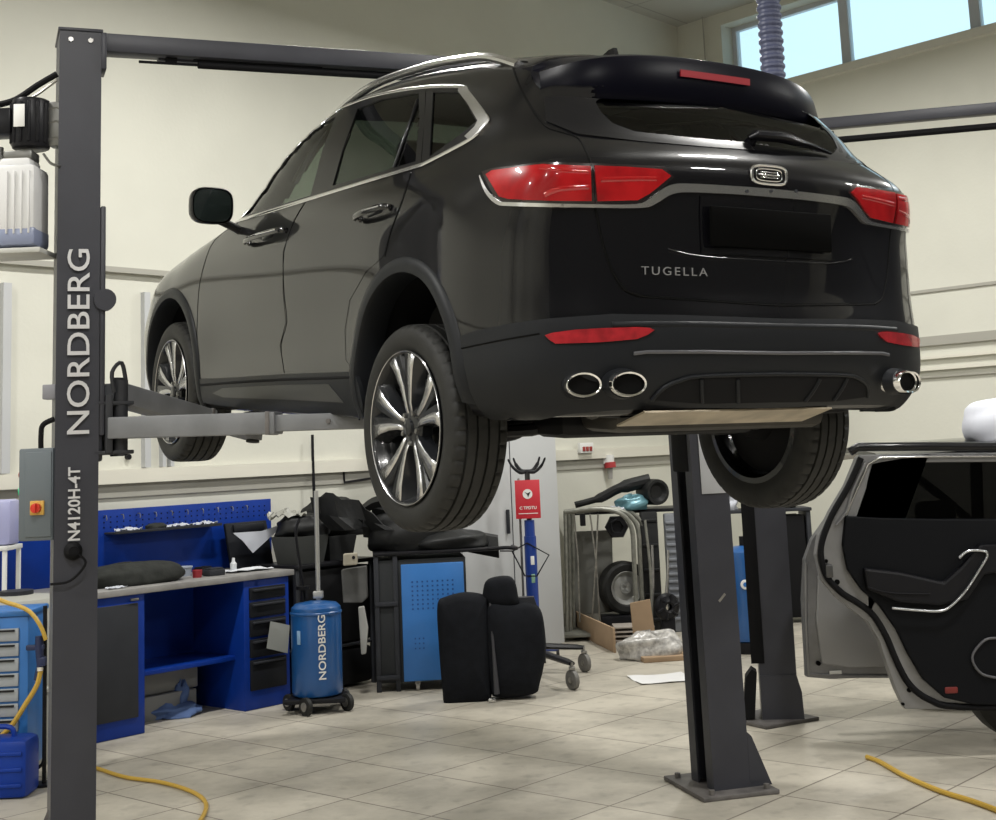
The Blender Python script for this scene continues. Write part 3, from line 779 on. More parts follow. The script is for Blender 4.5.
# spoiler
sp = []
for i in range(-16, 17):
    u = i/16; a = abs(u); x = .635*u; e = a**5
    zt = 1.538-.045*a*a-.035*e; yr = -.600+.05*a*a+.10*e
    zt_f = surf = None
    yf = -.30
    h = BVH.ray_cast(Vector((x, yf, 3)), Vector((0, 0, -1))); zf = (h[0].z if h[0] is not None else 1.5)
    A_ = Vector((x, yf, zf-.004)); 
    h = BVH.ray_cast(Vector((x, -.42, 3)), Vector((0, 0, -1))); zm = (h[0].z if h[0] is not None else 1.45)
    lip = 1.348-.022*a*a+.02*e
    sp.append([A_, Vector((x, -.40, max(zm+.010, zt+.012-.0*a))), Vector((x, yr+.06, zt-.004)), Vector((x, yr+.012, zt-.018)), Vector((x, yr+.004, zt-.04)),
               Vector((x*1.01, yr-.005, lip+.03)), Vector((x*1.01, yr+.004, lip+.006)), Vector((x*1.0, yr+.03, lip)), Vector((x*.99, yr+.10, lip-.005)), Vector((x*.97, -.36, lip+.03))])
bb = B(); R0 = len(sp); Q = len(sp[0]); bb.add([p for r in sp for p in r], [(i*Q+j, i*Q+(j+1) % Q, (i+1)*Q+(j+1) % Q, (i+1)*Q+j) for i in range(R0-1) for j in range(Q)]+[tuple(range(Q)), tuple((R0-1)*Q+k for k in range(Q))[::-1]])
spo = bb.obj('roof_spoiler', mat('spoiler_navy_black', (.002, .002, .005), .3, spec=.10), suv, smooth=42)
bb = B(); bb.sheet([[Vector((-.157+.314*i/8, -.6055+.05*((-.157+.314*i/8)/.635)**2, 1.446+dz)) for i in range(9)] for dz in (0, .024)], .006); bb.obj('high_brake_lamp', mat('brake_lamp_red', (.24,.008,.015), .4), spo)
# shark fin
bb = B(); fz = surf_z = BVH.ray_cast(Vector((0, .10, 3)), Vector((0, 0, -1)))[0].z
v = []
for i, (yy, hh, w_) in enumerate([(.22, 0, .014), (.16, .020, .04), (.09, .045, .045), (.03, .068, .034), (.0, .072, .024), (-.02, .0, .04)]):
    v += [(-w_, yy, fz-.02), (-w_*.35, yy, fz+hh), (w_*.35, yy, fz+hh), (w_, yy, fz-.02)]
bb.add(v, [(i*4+j, i*4+j+1, i*4+j+5, i*4+j+4) for i in range(5) for j in range(3)]+[(20, 21, 22, 23), (0, 1, 2, 3)]); bb.obj('antenna_fin', mat('fin_black', (.01,.01,.01), .2), suv)
# roof rails
for sx in (-1, 1):
    P = []; bb = B()
    for yy, hh in ((1.75, -.0), (1.60, .010), (1.3, .018), (.9, .026), (.4, .034), (.1, .036), (-.06, .034), (-.18, .022), (-.30, .004)):
        h = BVH.ray_cast(Vector((.63, yy, 3)), Vector((0, 0, -1)))[0]; P.append(Vector((sx*.63, yy, h.z+hh)))
    P = spline(P, 5); bb.tube(P, .021, 10, flat=.8); bb.obj('roof_rail', CHROME, suv)
    bb = B(); P = []
    for i in range(24):
        yy = 1.6-2.0*i/23; h = BVH.ray_cast(Vector((.605, yy, 3)), Vector((0, 0, -1)))[0]; P.append(Vector((sx*.605, yy, h.z)))
    bb.tube(P, .004, 6); bb.obj('roof_ditch', SEAM, suv)
# door handles
for (p0, p1, par) in (((250,243),(287,231),front_door), ((361,219),(391,208),rear_door)):
    a = nearest_on(*p0); b = nearest_on(*p1)
    for sx, pr in ((1, par[0]), (-1, par[1])):
        A_, B_ = [Vector((sx*p.x, p.y, p.z)) for p in (a, b)]; n = Vector((-sx, 0, .1)).normalized() if a.x > 0 else Vector((-1*sx, 0, .15)).normalized()
        bb = B(); up_ = n
        pts = [A_-n*.01, A_+n*.028, A_.lerp(B_, .3)+n*.042, A_.lerp(B_, .7)+n*.042, B_+n*.028, B_-n*.01]
        bb.tube(spline(pts, 4), .013, 10, flat=.6, upv=[tuple(n)]*21); h_ = bb.obj('door_handle', mat('handle_black', (.006,.006,.007), .2, coat=.35), pr)
        bb = B(); P = [A_.lerp(B_, .15)+n*.052, A_.lerp(B_, .5)+n*.057, B_.lerp(A_, .05)+n*.045]; bb.tube(spline(P[1:], 4), .0035, 6)
        bb.obj('handle_trim', BADGE, h_)
        bb = B(); M = axes(A_.lerp(B_, .5)+n*.002, B_-A_, Vector((0, 0, 1))); bb.lathe([(.0, .002), (.05, .002), (.058, -.001), (.06, -.008)], 24, M=M @ Matrix.Diagonal((1.2, .62, 1, 1))); bb.obj('handle_cup', GLOSSB, pr)
# mirrors
for sx in (-1, 1):
    c = at_plane(211, 206, CM @ Vector((-1.03, 0, 0)), CR[:, 0]); c = CMI @ c; c = Vector((-sx*c.x if sx > 0 else c.x, c.y, c.z)) if False else Vector((sx*abs(c.x), c.y, c.z))
    if sx < 0: cL = c
    bb = B()
    prof = [(0.0, .10), (.06, .095), (.095, .06), (.108, .02), (.110, -.02), (.104, -.03)]
    def mp_(r, k, yy):
        t = 2*PI*k/36; e = .62
        return Vector((c.x+sx*(r*.93*abs(math.cos(t))**e*math.copysign(1, math.cos(t))), c.y+yy, c.z+r*.78*abs(math.sin(t))**e*math.copysign(1, math.sin(t))))
    v = [mp_(r, k, yy) for r, yy in prof for k in range(36)]
    bb.add(v, [(i*36+k, i*36+(k+1) % 36, (i+1)*36+(k+1) % 36, (i+1)*36+k) for i in range(5) for k in range(36)])
    mh = bb.obj('mirror_housing', GLOSSB, suv, smooth=50)
    bb = B(); bb.add([mp_(.097, k, -.024) for k in range(36)], [tuple(range(36))]); bb.obj('mirror_glass', mat('mirror_glass_dark', (.012,.017,.016), .12, coat=.6), mh)
    bb = B(); base = Vector((sx*.86, c.y+.03, c.z-.115)); bb.tube(spline([c+Vector((-sx*.04, .02, -.06)), c+Vector((-sx*.11, .03, -.085)), base], 5), [.028]*11, 10, flat=.7)
    bb.box(base+Vector((sx*.0, 0, 0)), (.03, .14, .05), .012); bb.obj('mirror_arm', GLOSSB, mh)
# --- wheels
def make_wheel(sx, droop, yy, name='wheel'):
    root = bpy.data.objects.new(name, None); C.objects.link(root); root.parent = suv
    zc = .364-droop; xo = .925
    Mw = Matrix.Translation((sx*xo, yy, zc)) @ (Matrix.Identity(4) if sx > 0 else Matrix.Rotation(PI, 4, 'Z'))
    # local: +x points outwards, face at x = 0
    bb = B(); prof = [(.268, -.012), (.285, -.004), (.315, .002), (.335, -.003), (.348, -.009), (.3555, -.017)]
    gx = []
    xo = .925 if sx < 0 else .875
    Mw = Matrix.Translation((sx*xo, yy, zc)) @ (Matrix.Identity(4) if sx > 0 else Matrix.Rotation(PI, 4, 'Z'))
    cr = [(.026, .3605), (.046, .3628), (.048, .3545), (.055, .3545), (.057, .3635), (.086, .364), (.0875, .355), (.0945, .355), (.096, .364), (.129, .364), (.1305, .355), (.1375, .355), (.139, .364), (.169, .3635), (.171, .3545), (.178, .3545), (.180, .3628), (.198, .3605)]
    prof += [(r, -x) for x, r in cr]+[(.3555, -.207), (.345, -.216), (.315, -.224), (.285, -.222), (.262, -.215)]
    NS = 225; v = []; L = len(prof)
    for i, (r, x) in enumerate(prof):
        for k in range(NS):
            a = 2*PI*k/NS; rr_ = r
            if k % 5 == 0 and r > .353 and (x > -.047 or x < -.179): rr_ = r-.006
            if k % 9 == 2 and -.168 < x < -.058 and r > .36: rr_ = r-.003
            v.append((x, rr_*math.cos(a), rr_*math.sin(a)))
    bb.add(v, [(i*NS+k, (i+1)*NS+k, (i+1)*NS+(k+1) % NS, i*NS+(k+1) % NS) for i in range(L-1) for k in range(NS)], Mw)
    # cross blocks on the shoulders
    t = bb.obj('tyre', RUBBER, root, smooth=32)
    bb = B()
    for k in range(0):
        a = 0
        for x0, x1 in ((-.010, -.062), (-.186, -.235)):
            P = [Vector((x0, .3605*math.cos(a), .3605*math.sin(a))), Vector(((x0+x1)/2, .3640*math.cos(a+.012), .3640*math.sin(a+.012))), Vector((x1, .3632*math.cos(a+.02), .3632*math.sin(a+.02)))]
            if x0 < -.1: P[2] = Vector((x1, .358*math.cos(a+.02), .358*math.sin(a+.02))); P[0] = Vector((x0, .3632*math.cos(a), .3632*math.sin(a)))
            else: P[0] = Vector((x0, .350*math.cos(a), .350*math.sin(a)))
            bb.tube(P, .0022, 4, M=Mw)
    bb = B(); bb.lathe([(.235, -.18), (.240, -.218), (.262, -.215), (.250, -.19), (.236, -.10), (.240, -.05), (.262, -.014), (.270, -.006), (.272, -.002), (.268, .001), (.262, -.003), (.256, -.014), (.246, -.05), (.238, -.06), (.228, -.10), (.226, -.19)], 72, M=Mw, axis='x'); rim = bb.obj('rim', RIMD, root)
    bb = B(); bb.lathe([(.257, -.013), (.263, -.003), (.268, .0015), (.271, -.002)], 72, M=Mw, axis='x'); bb.obj('rim_lip', RIMS, rim)
    # five double spokes
    for s_ in range(5):
        a0 = 2*PI*s_/5+R_(97)
        for sd in (-1, 1):
            def P(r, a, x): return Vector((x, r*math.cos(a), r*math.sin(a)))
            st = [(.045, .25, -.030, .012), (.09, .13, -.022, .016), (.15, .155, -.018, .022), (.21, .195, -.012, .030), (.262, .240, -.007, .041)]
            top = []; low = []
            for r, da, x, hw in st:
                c = a0+sd*da; d = hw/r
                top.append([P(r, c-d, x), P(r, c+d, x)]); low.append([P(r, c-d*1.7, x-.045), P(r, c+d*1.7, x-.045)])
            v = []; f = []
            for t_, l_ in zip(top, low): v += [l_[0], t_[0], t_[1], l_[1]]
            for i in range(len(st)-1):
                for j in range(4): f.append((i*4+j, i*4+(j+1) % 4, (i+1)*4+(j+1) % 4, (i+1)*4+j))
            f += [(0, 1, 2, 3), (16, 17, 18, 19)]
            bb = B(); bb.add(v, f, Mw); spk = bb.obj('spoke', RIMD, rim, smooth=20)
            # machined face, wider on the outer flank of the pair
            v = []; f = []
            for i, (r, da, x, hw) in enumerate(st):
                c = a0+sd*da; d = hw/r; k_ = .85; inn = -.25 if sd > 0 else .25
                lo_, hi_ = (c-d*.25, c+d*.98) if sd > 0 else (c-d*.98, c+d*.25)
                v += [P(r, lo_, x+.0012), P(r, hi_, x+.0012)]
            for i in range(len(st)-1): f.append((i*2, i*2+1, i*2+3, i*2+2))
            bb = B(); bb.add(v, f, Mw)
            v2 = [tuple(Vector(p)) for p in bb.v]
            o = bb.obj('spoke_face', RIMS, rim, smooth=20)
            sm = o.modifiers.new('s', 'SOLIDIFY'); sm.thickness = .002; sm.offset = 0
    bb = B(); bb.lathe([(.0, -.010), (.024, -.010), (.030, -.014), (.032, -.022), (.060, -.028), (.075, -.036), (.078, -.075), (.0, -.08)], 40, M=Mw, axis='x'); hub = bb.obj('hub', RIMD, rim)
    bb = B()
    for k in range(5):
        a = 2*PI*(k+.5)/5+R_(97); bb.cyl((-.035, .055*math.cos(a), .055*math.sin(a)), (-.018, .055*math.cos(a), .055*math.sin(a)), .009, n=6, M=Mw)
    bb.obj('wheel_bolts', STEEL, rim)
    bb = B(); bb.lathe([(.0, -.11), (.17, -.11), (.175, -.115), (.175, -.13), (.17, -.135), (.0, -.135)], 48, M=Mw, axis='x'); bb.obj('brake_disc', mat('brake_disc_steel', (.25,.25,.25), .35, metal=1), root)
    bb = B(); bb.box((-.13, .13, .05), (.09, .07, .17), .02, M=Mw); bb.obj('brake_caliper', DGREY, root)
    bb = B(); bb.lathe([(.0, -.14), (.215, -.14), (.215, -.15), (.09, -.17), (.07, -.24), (.0, -.25)], 32, M=Mw, axis='x'); bb.obj('brake_backing', MATTE, root)
    return root
for sx in (-1, 1):
    make_wheel(sx, .1376, 0.0); make_wheel(sx, .0452, 2.70)
# --- underbody
UND = mat('underbody_black', (.012, .012, .013), .6, noise=.4, nscale=7)
bb = B(); bb.span((-.72, .35, .255), (.72, 2.3, .30), .01); bb.span((-.50, -.70, .27), (.50, .45, .34), .01); bb.box((-.05, -.25, .235), (.9, .22, .09), .04); bb.span((-.55, 2.3, .25), (.55, 3.5, .29), .01); bb.obj('floor_pan', UND, suv)
bb = B(); bb.tube(spline([(-.78, 0, .23), (-.5, .02, .20), (-.3, .06, .24), (.3, .06, .24), (.5, .02, .20), (.78, 0, .23)], 4), .038, 10); bb.obj('rear_axle_beam', UND, suv)
for sx in (-1, 1):
    bb = B(); bb.tube([(sx*.68, -.03, .20), (sx*.5, -.16, .215), (sx*.3, -.20, .25)], [.03, .04, .035], 8, flat=.6); bb.tube([(sx*.70, .05, .22), (sx*.66, .4, .22), (sx*.66, .62, .28)], [.035, .03, .03], 8); bb.obj('suspension_arm', UND, suv)
    bb = B(); P = [(sx*.60+.045*math.cos(k*.6), -.06+.045*math.sin(k*.6), .22+.24*k/50) for k in range(51)]; bb.tube(P, .007, 6); bb.cyl((sx*.60, -.06, .18), (sx*.60, -.06, .56), .02); bb.obj('rear_spring', UND, suv)
bb = B(); bb.box((.05, -.46, .265), (.95, .24, .10), .04); bb.tube(spline([(0, -.42, .27), (.05, -.1, .23), (.0, .4, .22), (0, 1.8, .24)], 5), .03, 10); bb.obj('exhaust_muffler', mat('muffler_metal', (.05,.046,.04), .5, metal=.6, noise=.3), suv)
for sx in (-1, 1):
    bb = B(); bb.tube(spline([(sx*.5, -.55, .29), (sx*.6, -.65, .36), (sx*.64, -.80, .382)], 5), .032, 10); bb.obj('tail_pipe', MATS['muffler_metal'], suv)
bb = B(); gr = [[(-.50+.80*i/10, -.835+.15*j/4, .292-.012*(j)) for i in range(11)] for j in range(5)]; bb.sheet(gr, .006); bb.obj('heat_shield', mat('heat_shield_foil', (.50,.43,.33), .45, metal=.5, noise=.3, nscale=12), suv)
# --- cabin, seen through the glass
CAB = mat('cabin_dark', (.02, .02, .021), .8)
bb = B(); bb.span((-.80, -.45, .42), (.80, 2.0, .47), .01); bb.obj('cabin_floor', CAB, suv)
def seat(x, y, name='seat', w_=.5):
    bb = B(); bb.box((x, y, .62), (w_, .50, .16), .05); bb.box((x, y-.28, .95), (w_*.95, .14, .62), .06, rot=Matrix.Rotation(R_(12), 4, 'X')); o = bb.obj(name, CAB, suv)
    bb = B(); bb.box((x, y-.36, 1.33), (.26, .10, .17), .04); bb.obj('headrest', CAB, o)
seat(-.38, 1.25, 'front_seat'); seat(.38, 1.25, 'front_seat'); seat(-.42, .35, 'rear_seat', .46); seat(.0, .35, 'rear_seat', .36); seat(.42, .35, 'rear_seat', .46)
bb = B(); bb.box((0, 1.85, .98), (1.45, .40, .22), .06); bb.obj('dashboard', CAB, suv)
bb = B(); bb.tube([(-.38+.18*math.cos(t), 1.55+.07*math.sin(t)*.5, 1.0+.17*math.sin(t)) for t in [2*PI*k/24 for k in range(24)]], .014, 8, True); bb.obj('steering_wheel', CAB, suv)
# windscreen
bb = B(); gr = []
for j in range(7):
    t = j/6; yy = 1.95-.72*t; row = []
    for i in range(13):
        x = (-.66+1.32*i/12)*(1-.06*t); h = BVH.ray_cast(Vector((x, yy, 3)), Vector((0, 0, -1)))[0]; row.append(h+Vector((0, .004, .006)))
    gr.append(row)
bb.sheet(gr, .003); bb.obj('windscreen', thin_glass('windscreen_clear', (.75,.82,.76), .8), suv)
# head lamps and grille on the nose
for sx in (-1, 1):
    bb = B(); gr = []
    for j in range(4):
        row = []
        for i in range(7):
            h = BVH.ray_cast(Vector((sx*(.40+.30*i/6), 6, .66+.10*j/3)), Vector((0, -1, 0))); row.append(h[0]+Vector((0, .008, 0)) if h[0] is not None else Vector((sx*.6, 3.5, .7)))
        gr.append(row)
    bb.sheet(gr, .006); bb.obj('head_lamp', mat('head_lamp_clear', (.5,.52,.55), .1, coat=1), suv)
bb = B(); gr = [[BVH.ray_cast(Vector((-.40+.80*i/10, 6, .42+.2*j/4)), Vector((0, -1, 0)))[0]+Vector((0, .008, 0)) for i in range(11)] for j in range(5)]; bb.sheet(gr, .006); bb.obj('grille', MATTE, suv)
# ------------------------------------------------------------------ the two-post lift that carries the SUV
def dirv(deg): return Vector((math.cos(R_(deg)), math.sin(R_(deg)), 0))
def frame_at(p, deg):                      # local x = dirv, y = 90 deg left, z up
    return Matrix.Translation(p) @ Matrix.Rotation(R_(deg), 4, 'Z')
lift = empty('two_post_lift', (0, 0, 0), 0, 'dark grey two-post lift under the black SUV, big white lettering on its near left column', 'car lift')
def column(name, M, w, d, h, side, parent, m=LIFT, lean=0.0):
    """C-shaped column: x from 0 to w, y from 0 (towards the camera) to d, open on the side given"""
    t = .012; lip = d*.30
    if side > 0: poly = [(0, 0), (w, 0), (w, lip), (w-t, lip), (w-t, t), (t, t), (t, d-t), (w-t, d-t), (w-t, d-lip), (w, d-lip), (w, d), (0, d)]
    else: poly = [(w, 0), (w, d), (0, d), (0, d-lip), (t, d-lip), (t, d-t), (w-t, d-t), (w-t, t), (t, t), (t, lip), (0, lip), (0, 0)]
    S = Matrix.Identity(4); S[0][2] = lean
    bb = B(); bb.prism(poly, .02, h, M=M @ S); c = bb.obj(name, m, parent, smooth=0); return c, M @ S
zf = at_y(53, 440, 5.53)
LM = frame_at(Vector((zf.x-.004, 5.53-.0, 0)), 21); LW, LD = .170, .26
colL, LMs = column('column', LM, LW, LD, 3.525, 1, lift, lean=.006)
bb = B(); bb.box((LW/2, LD/2, 3.53), (LW+.012, LD+.012, .014), .003, M=LMs); bb.box((LW+.01, .05, 3.44), (.02, .14, .16), .004, M=LMs)
bb.obj('top_cap', LIFT, colL)
for x_ in (.045, LW-.045):
    bb = B(); bb.cyl((x_, -.007, 3.485), (x_, .004, 3.485), .011, n=6, M=LMs); bb.obj('bolt', STEEL, colL)
bb = B(); bb.box((LW/2-.05, LD/2, .011), (.42, .46, .022), .005, M=LM); bb.prism([(0, 0), (-.14, 0), (0, .35)], LD/2-.006, LD/2+.006, M=LM @ Matrix.Translation((0, 0, .02)) , plane='xz'); bb.obj('base_plate', PLATE, lift)
fx = Vector((math.cos(R_(21)), math.sin(R_(21)), 0)); fn = Vector((math.sin(R_(21)), -math.cos(R_(21)), 0))
def on_face(px, py, off=.001): return at_plane(px, py, Vector((zf.x, 5.53, 0))+fn*0, fn)+fn*off
p_ = on_face(79.5, 341, .014); text('lettering', 'NORDBERG', .124, axes(p_, (0, 0, 1), -fx), LETTER, colL, .0015, .0006, 1.0, 1.165)
p_ = on_face(74.5, 504, .014); text('lettering', 'N4120H-4T', .064, axes(p_, (0, 0, 1), -fx), LETTER, colL, .0015, .0012, 1.0, .93)
p_ = on_face(73, 551, .0); bb = B(); bb.tube([p_, p_+fn*.012, p_+fn*.03, p_+fn*.045], [.036, .036, .028, .02], 20); bb.cyl(p_+fn*.04, p_+fn*.055, .012); kn = bb.obj('cable_guide', MATTE, colL)
bb = B(); bb.tube(spline([p_+fn*.03, on_face(85, 562, .04), on_face(70, 580, .03), on_face(50, 584, .02)], 6), .005, 6); bb.obj('cable', MATTE, colL)
# right column, turned a little
pr = at_z(714.5, 796); RMt = frame_at(pr, 16); RW, RDp = .195, .27
colR, RMs = column('column', RMt, RW, RDp, 3.66, -1, lift, lean=-.010)
bb = B(); bb.box((.10, .15, .011), (.40, .50, .022), .005, M=RMt)
bb.obj('base_plate', PLATE, lift)
bb = B(); bb.prism([(RW-.002, .022), (RW+.115, .022), (RW+.02, .26), (RW-.002, .28)], -.001, .008, M=RMt, plane='xz'); bb.prism([(RW-.002, .022), (RW+.115, .022), (RW+.02, .26), (RW-.002, .28)], .25, .26, M=RMt, plane='xz')
bb.span((RW-.002, 0, .022), (RW+.02, .26, .26), M=RMt); bb.obj('base_gusset', LIFT, colR, smooth=0)
for x_, y_ in ((-.04, -.06), (.25, -.06), (-.05, .33), (.27, .33)):
    bb = B(); bb.cyl((x_, y_, .02), (x_, y_, .045), .016, n=6, M=RMt); bb.obj('anchor_bolt', PLATE, colR)
q = Matrix(RMs); bb = B(); bb.box((.115, -.0008, .93), (.05, .001, .012), rot=Matrix.Rotation(R_(-45), 4, 'Y'), M=RMs); bb.obj('scratch', STEEL, colR)
# right carriage inside the column, and a light grey sticker plate high up
bb = B(); bb.box((.06, .135, 1.95), (.13, .20, .8), .01, M=RMs); bb.obj('carriage', MATTE, lift)
bb = B(); bb.box((.11, -.003, 1.60), (.13, .005, .32), .001, M=RMs); bb.obj('notice_plate', mat('notice_grey', (.40,.41,.43), .5), colR)
# overhead beam
tl = LMs @ Vector((LW, .06, 3.487)); tr = RMs @ Vector((0, .06, 3.585)); bd_ = (tr-tl).normalized(); bu = Vector((0, 0, 1)); bs_ = bd_.cross(bu)
OM = axes(tl, bd_, Vector((0, 0, 1))); L_ = (tr-tl).length
bb = B(); bb.span((0, -.04, -.045), (L_, .04, .05), .004, M=OM); bb.span((.25, -.047, -.05), (L_, .047, -.012), .003, M=OM); bb.obj('overhead_beam', LIFT, lift)
bb = B(); OM = OM @ Matrix.Translation((0, .035, 0)); bb.span((.16, -.105, -.0), (.42, -.095, .01), M=OM); bb.box((.30, -.07, .005), (.05, .05, .02), .004, M=OM); bb.cyl((.42, -.098, .005), (L_-.3, -.098, .005), .018, n=12, M=OM)
bb.span((.40, -.078, -.008), (1.0, -.068, .008), M=OM); bb.obj('limit_switch_bar', MATTE, lift)
# left carriage and arms
bb = B(); bb.box((LW*.75, LD/2, 2.22), (.12, LD-.05, 1.0), .01, M=LMs); bb.box((LW+.012, .05, 2.30), (.022, .10, .95), .006, M=LMs); bb.cyl((LW+.02, -.02, 2.38), (LW+.02, .03, 2.38), .045, n=20, M=LMs); bb.obj('carriage', LIFT, lift)
piv = LMs @ Vector((LW+.075, .10, 0))
bb = B()
for z_ in (1.755, 1.955): bb.box((LW+.06, .12, z_), (.16, .24, .016), .004, M=LMs)
bb.cyl(LMs @ Vector((LW+.09, .03, 1.74)), LMs @ Vector((LW+.09, .03, 2.05)), .028, n=16); bb.cyl(LMs @ Vector((LW+.09, .20, 1.74)), LMs @ Vector((LW+.09, .20, 2.07)), .028, n=16)
bb.box((LW+.04, .12, 1.87), (.03, .26, .24), .006, M=LMs); bb.tube(spline([LMs @ Vector((LW+.06, .0, 2.0)), LMs @ Vector((LW+.05, -.01, 2.08)), LMs @ Vector((LW+.09, .01, 2.12)), LMs @ Vector((LW+.11, .02, 2.03))], 4), .009, 6)
bb.obj('arm_bracket', mat('bracket_dark', (.035,.036,.04), .5), lift)
def arm(a, b, name='lift_arm', h=.088, split=.62):
    a = Vector(a); b = Vector(b); M = axes(a, b-a, Vector((0, 0, 1)).cross(b-a)); L = (b-a).length
    bb = B(); bb.span((-.03, -.055, -h/2), (L*split, .055, h/2), .006, M=M); o = bb.obj(name, ARM, lift)
    bb = B(); bb.span((L*split-.1, -.042, -h/2+.010), (L, .042, h/2-.012), .005, M=M); o2 = bb.obj('arm_extension', ARM, o)
    bb = B(); bb.cyl((L-.02, 0, -h/2), (L-.02, 0, h/2+.06), .032, n=20, M=M); bb.cyl((L-.02, 0, h/2+.03), (L-.02, 0, h/2+.05), .06, n=24, M=M); bb.obj('lifting_pad', RUBBER, o2)
    bb = B(); bb.cyl((L*split+.22, -.05, 0), (L*split+.22, .05, 0), .010, n=10, M=M); bb.box((L*split-.03, 0, 0), (.018, .118, h+.006), .003, M=M); bb.obj('arm_stop', PLATE, o)
    return o
jr = CM @ Vector((-.72, .62, .235)); jf = CM @ Vector((-.70, 2.05, .22))
aL = at_plane(120, 428, LMs @ Vector((LW+.09, .02, 0)), (0, 1, 0))
arm(aL, Vector((jr.x+.0, jr.y, aL.z-.015)))
arm(LMs @ Vector((LW+.09, .20, 2.0)), Vector((jf.x, jf.y, jf.z-.10)))
for l_, m_ in ((.62, 0), (2.05, 0)):
    j = CM @ Vector((.72, l_, .22)); p0 = RMs @ Vector((-.06, .06 if l_ < 1 else .22, 1.84))
    arm(p0, Vector((j.x, j.y, 1.84)))
# power unit, tank and control box on the outer side of the left column
def lp(px, py, dy=.0): return at_plane(px, py, Vector((0, 5.55+dy, 0)), (0, 1, 0))
BLK = mat('motor_black', (.012, .012, .014), .35)
c = lp(31, 125); s_px = 5.55/1365
bb = B(); bb.cyl((c.x, c.y, c.z-.105), (c.x, c.y, c.z+.105), 19*s_px, n=32, bev=.012)
for k in range(14):
    a = 2*PI*k/14; bb.box((c.x+.078*math.cos(a), c.y+.078*math.sin(a), c.z), (.012, .012, .17), .002)
pu = bb.obj('pump_motor', BLK, lift)
bb = B(); bb.box((c.x-.125, c.y, c.z+.01), (.12, .12, .11), .01); bb.obj('terminal_box', BLK, pu)
bb = B(); bb.box((c.x-.018, c.y-.090, c.z+.02), (.045, .004, .095), .001); bb.obj('rating_label', WHITE, pu)
bb = B()
for z_ in (.06, 0, -.07): bb.tube([(c.x+.06, c.y, c.z+z_), (c.x+.11, c.y, c.z+z_+.01), (c.x+.125, c.y, c.z+z_)], .012, 8)
bb.box((c.x+.10, c.y+.02, c.z), (.05, .06, .19), .006); bb.tube(spline([(c.x+.06, c.y-.02, c.z-.13), (c.x+.09, c.y-.03, c.z-.17), (c.x+.12, c.y-.03, c.z-.185), (c.x+.125, c.y, c.z-.18)], 4), .006, 6)
bb.obj('valve_block', mat('valve_steel', (.18,.18,.17), .4, metal=.7), pu)
t0_ = lp(-3, 160); t1_ = lp(42, 253)
TANK = mat('translucent_white_tank', (.60, .60, .60), .45, spec=.4)
bb = B(); cx = (t0_.x+t1_.x)/2; w_ = t1_.x-t0_.x; zt, zb_ = t0_.z, t1_.z
bb.box((cx, 5.55, (zt+zb_)/2-.01), (w_, .19, zt-zb_-.06), .022)
bb.box((cx, 5.55, zt-.04), (w_*.72, .14, .07), .02)
for k in range(4): bb.box((cx-w_*.2+k*.03+.02, 5.455, (zt+zb_)/2), (.008, .012, .26), .003)
tk = bb.obj('oil_tank', TANK, lift)
bb = B(); bb.box((cx, 5.55, zb_+.062), (w_+.003, .194, .085), .02); bb.obj('oil_level', mat('oil_blue_grey', (.22,.25,.36), .3), tk)
bb = B(); bb.box((cx, 5.56, zb_+.0), (w_+.05, .22, .022), .004); bb.obj('tank_bracket', mat('bracket_white', (.45,.45,.42), .5), lift)
bb = B(); bb.box((cx+.01, 5.54, zt+.005), (.12, .10, .04), .008); bb.cyl((cx-.07, 5.5, zt-.01), (cx-.07, 5.5, zt+.04), .02, n=12); bb.obj('tank_fitting', MATS['valve_steel'], tk)
bb = B(); bb.tube(spline([lp(57, 74), lp(38, 85), lp(15, 100), lp(-8, 106)], 6), .014, 8); bb.obj('supply_cable', MATTE, lift)
bb = B(); bb.tube(spline([lp(57, 80), lp(38, 94), lp(15, 108), lp(-8, 118)], 6), .006, 8); bb.obj('earth_cable', STEEL, lift)
a = lp(42, 384); b_ = lp(56, 399); bb = B(); bb.box(((a.x+b_.x)/2, 5.6, (a.z+b_.z)/2), (.07, .06, .06), .004); bb.obj('limit_switch', mat('switch_grey', (.2,.2,.22), .5), lift)
a = lp(20, 449); b_ = lp(54, 540); bcx = (a.x+b_.x)/2
CBX = mat('control_box_grey', (.105, .125, .14), .45)
bb = B(); bb.box((bcx, 5.60, (a.z+b_.z)/2), (b_.x-a.x, .13, a.z-b_.z), .008); cb_ = bb.obj('control_box', CBX, lift)
bb = B(); bb.box((bcx+.012, 5.532, (a.z+b_.z)/2), (b_.x-a.x-.035, .01, a.z-b_.z-.03), .004); bb.obj('control_box_lid', CBX, cb_)
k_ = lp(37, 508, -.03); bb = B(); bb.box((k_.x, 5.522, k_.z), (.056, .012, .056), .003); kp = bb.obj('isolator_plate', mat('isolator_yellow', (.55,.32,.06), .5), cb_)
bb = B(); bb.cyl((k_.x, 5.518, k_.z), (k_.x, 5.495, k_.z), .019, n=20); bb.box((k_.x, 5.49, k_.z), (.012, .014, .036), .003); bb.obj('isolator_switch', mat('isolator_red', (.55,.03,.015), .35), kp)
for yy, mm_ in ((492, mat('button_green', (.02,.55,.25), .3)), (475, mat('button_red', (.35,.03,.03), .4))):
    p = lp(18, yy); bb = B(); bb.cyl((p.x+.02, 5.60, p.z), (p.x-.012, 5.60, p.z), .018 if yy > 480 else .012, n=16); bb.obj('push_button', mm_, cb_)
for yy in (505, 517, 530):
    p = lp(18, yy); bb = B(); bb.box((p.x+.005, 5.60, p.z), (.02, .03, .03), .004); bb.obj('cable_gland', mat('gland_blue', (.03,.05,.22), .4), cb_)
bb = B(); bb.tube(spline([lp(41, 450), lp(41, 436), lp(43, 425), lp(54, 419)], 5), .011, 8); bb.obj('conduit', MATTE, cb_)

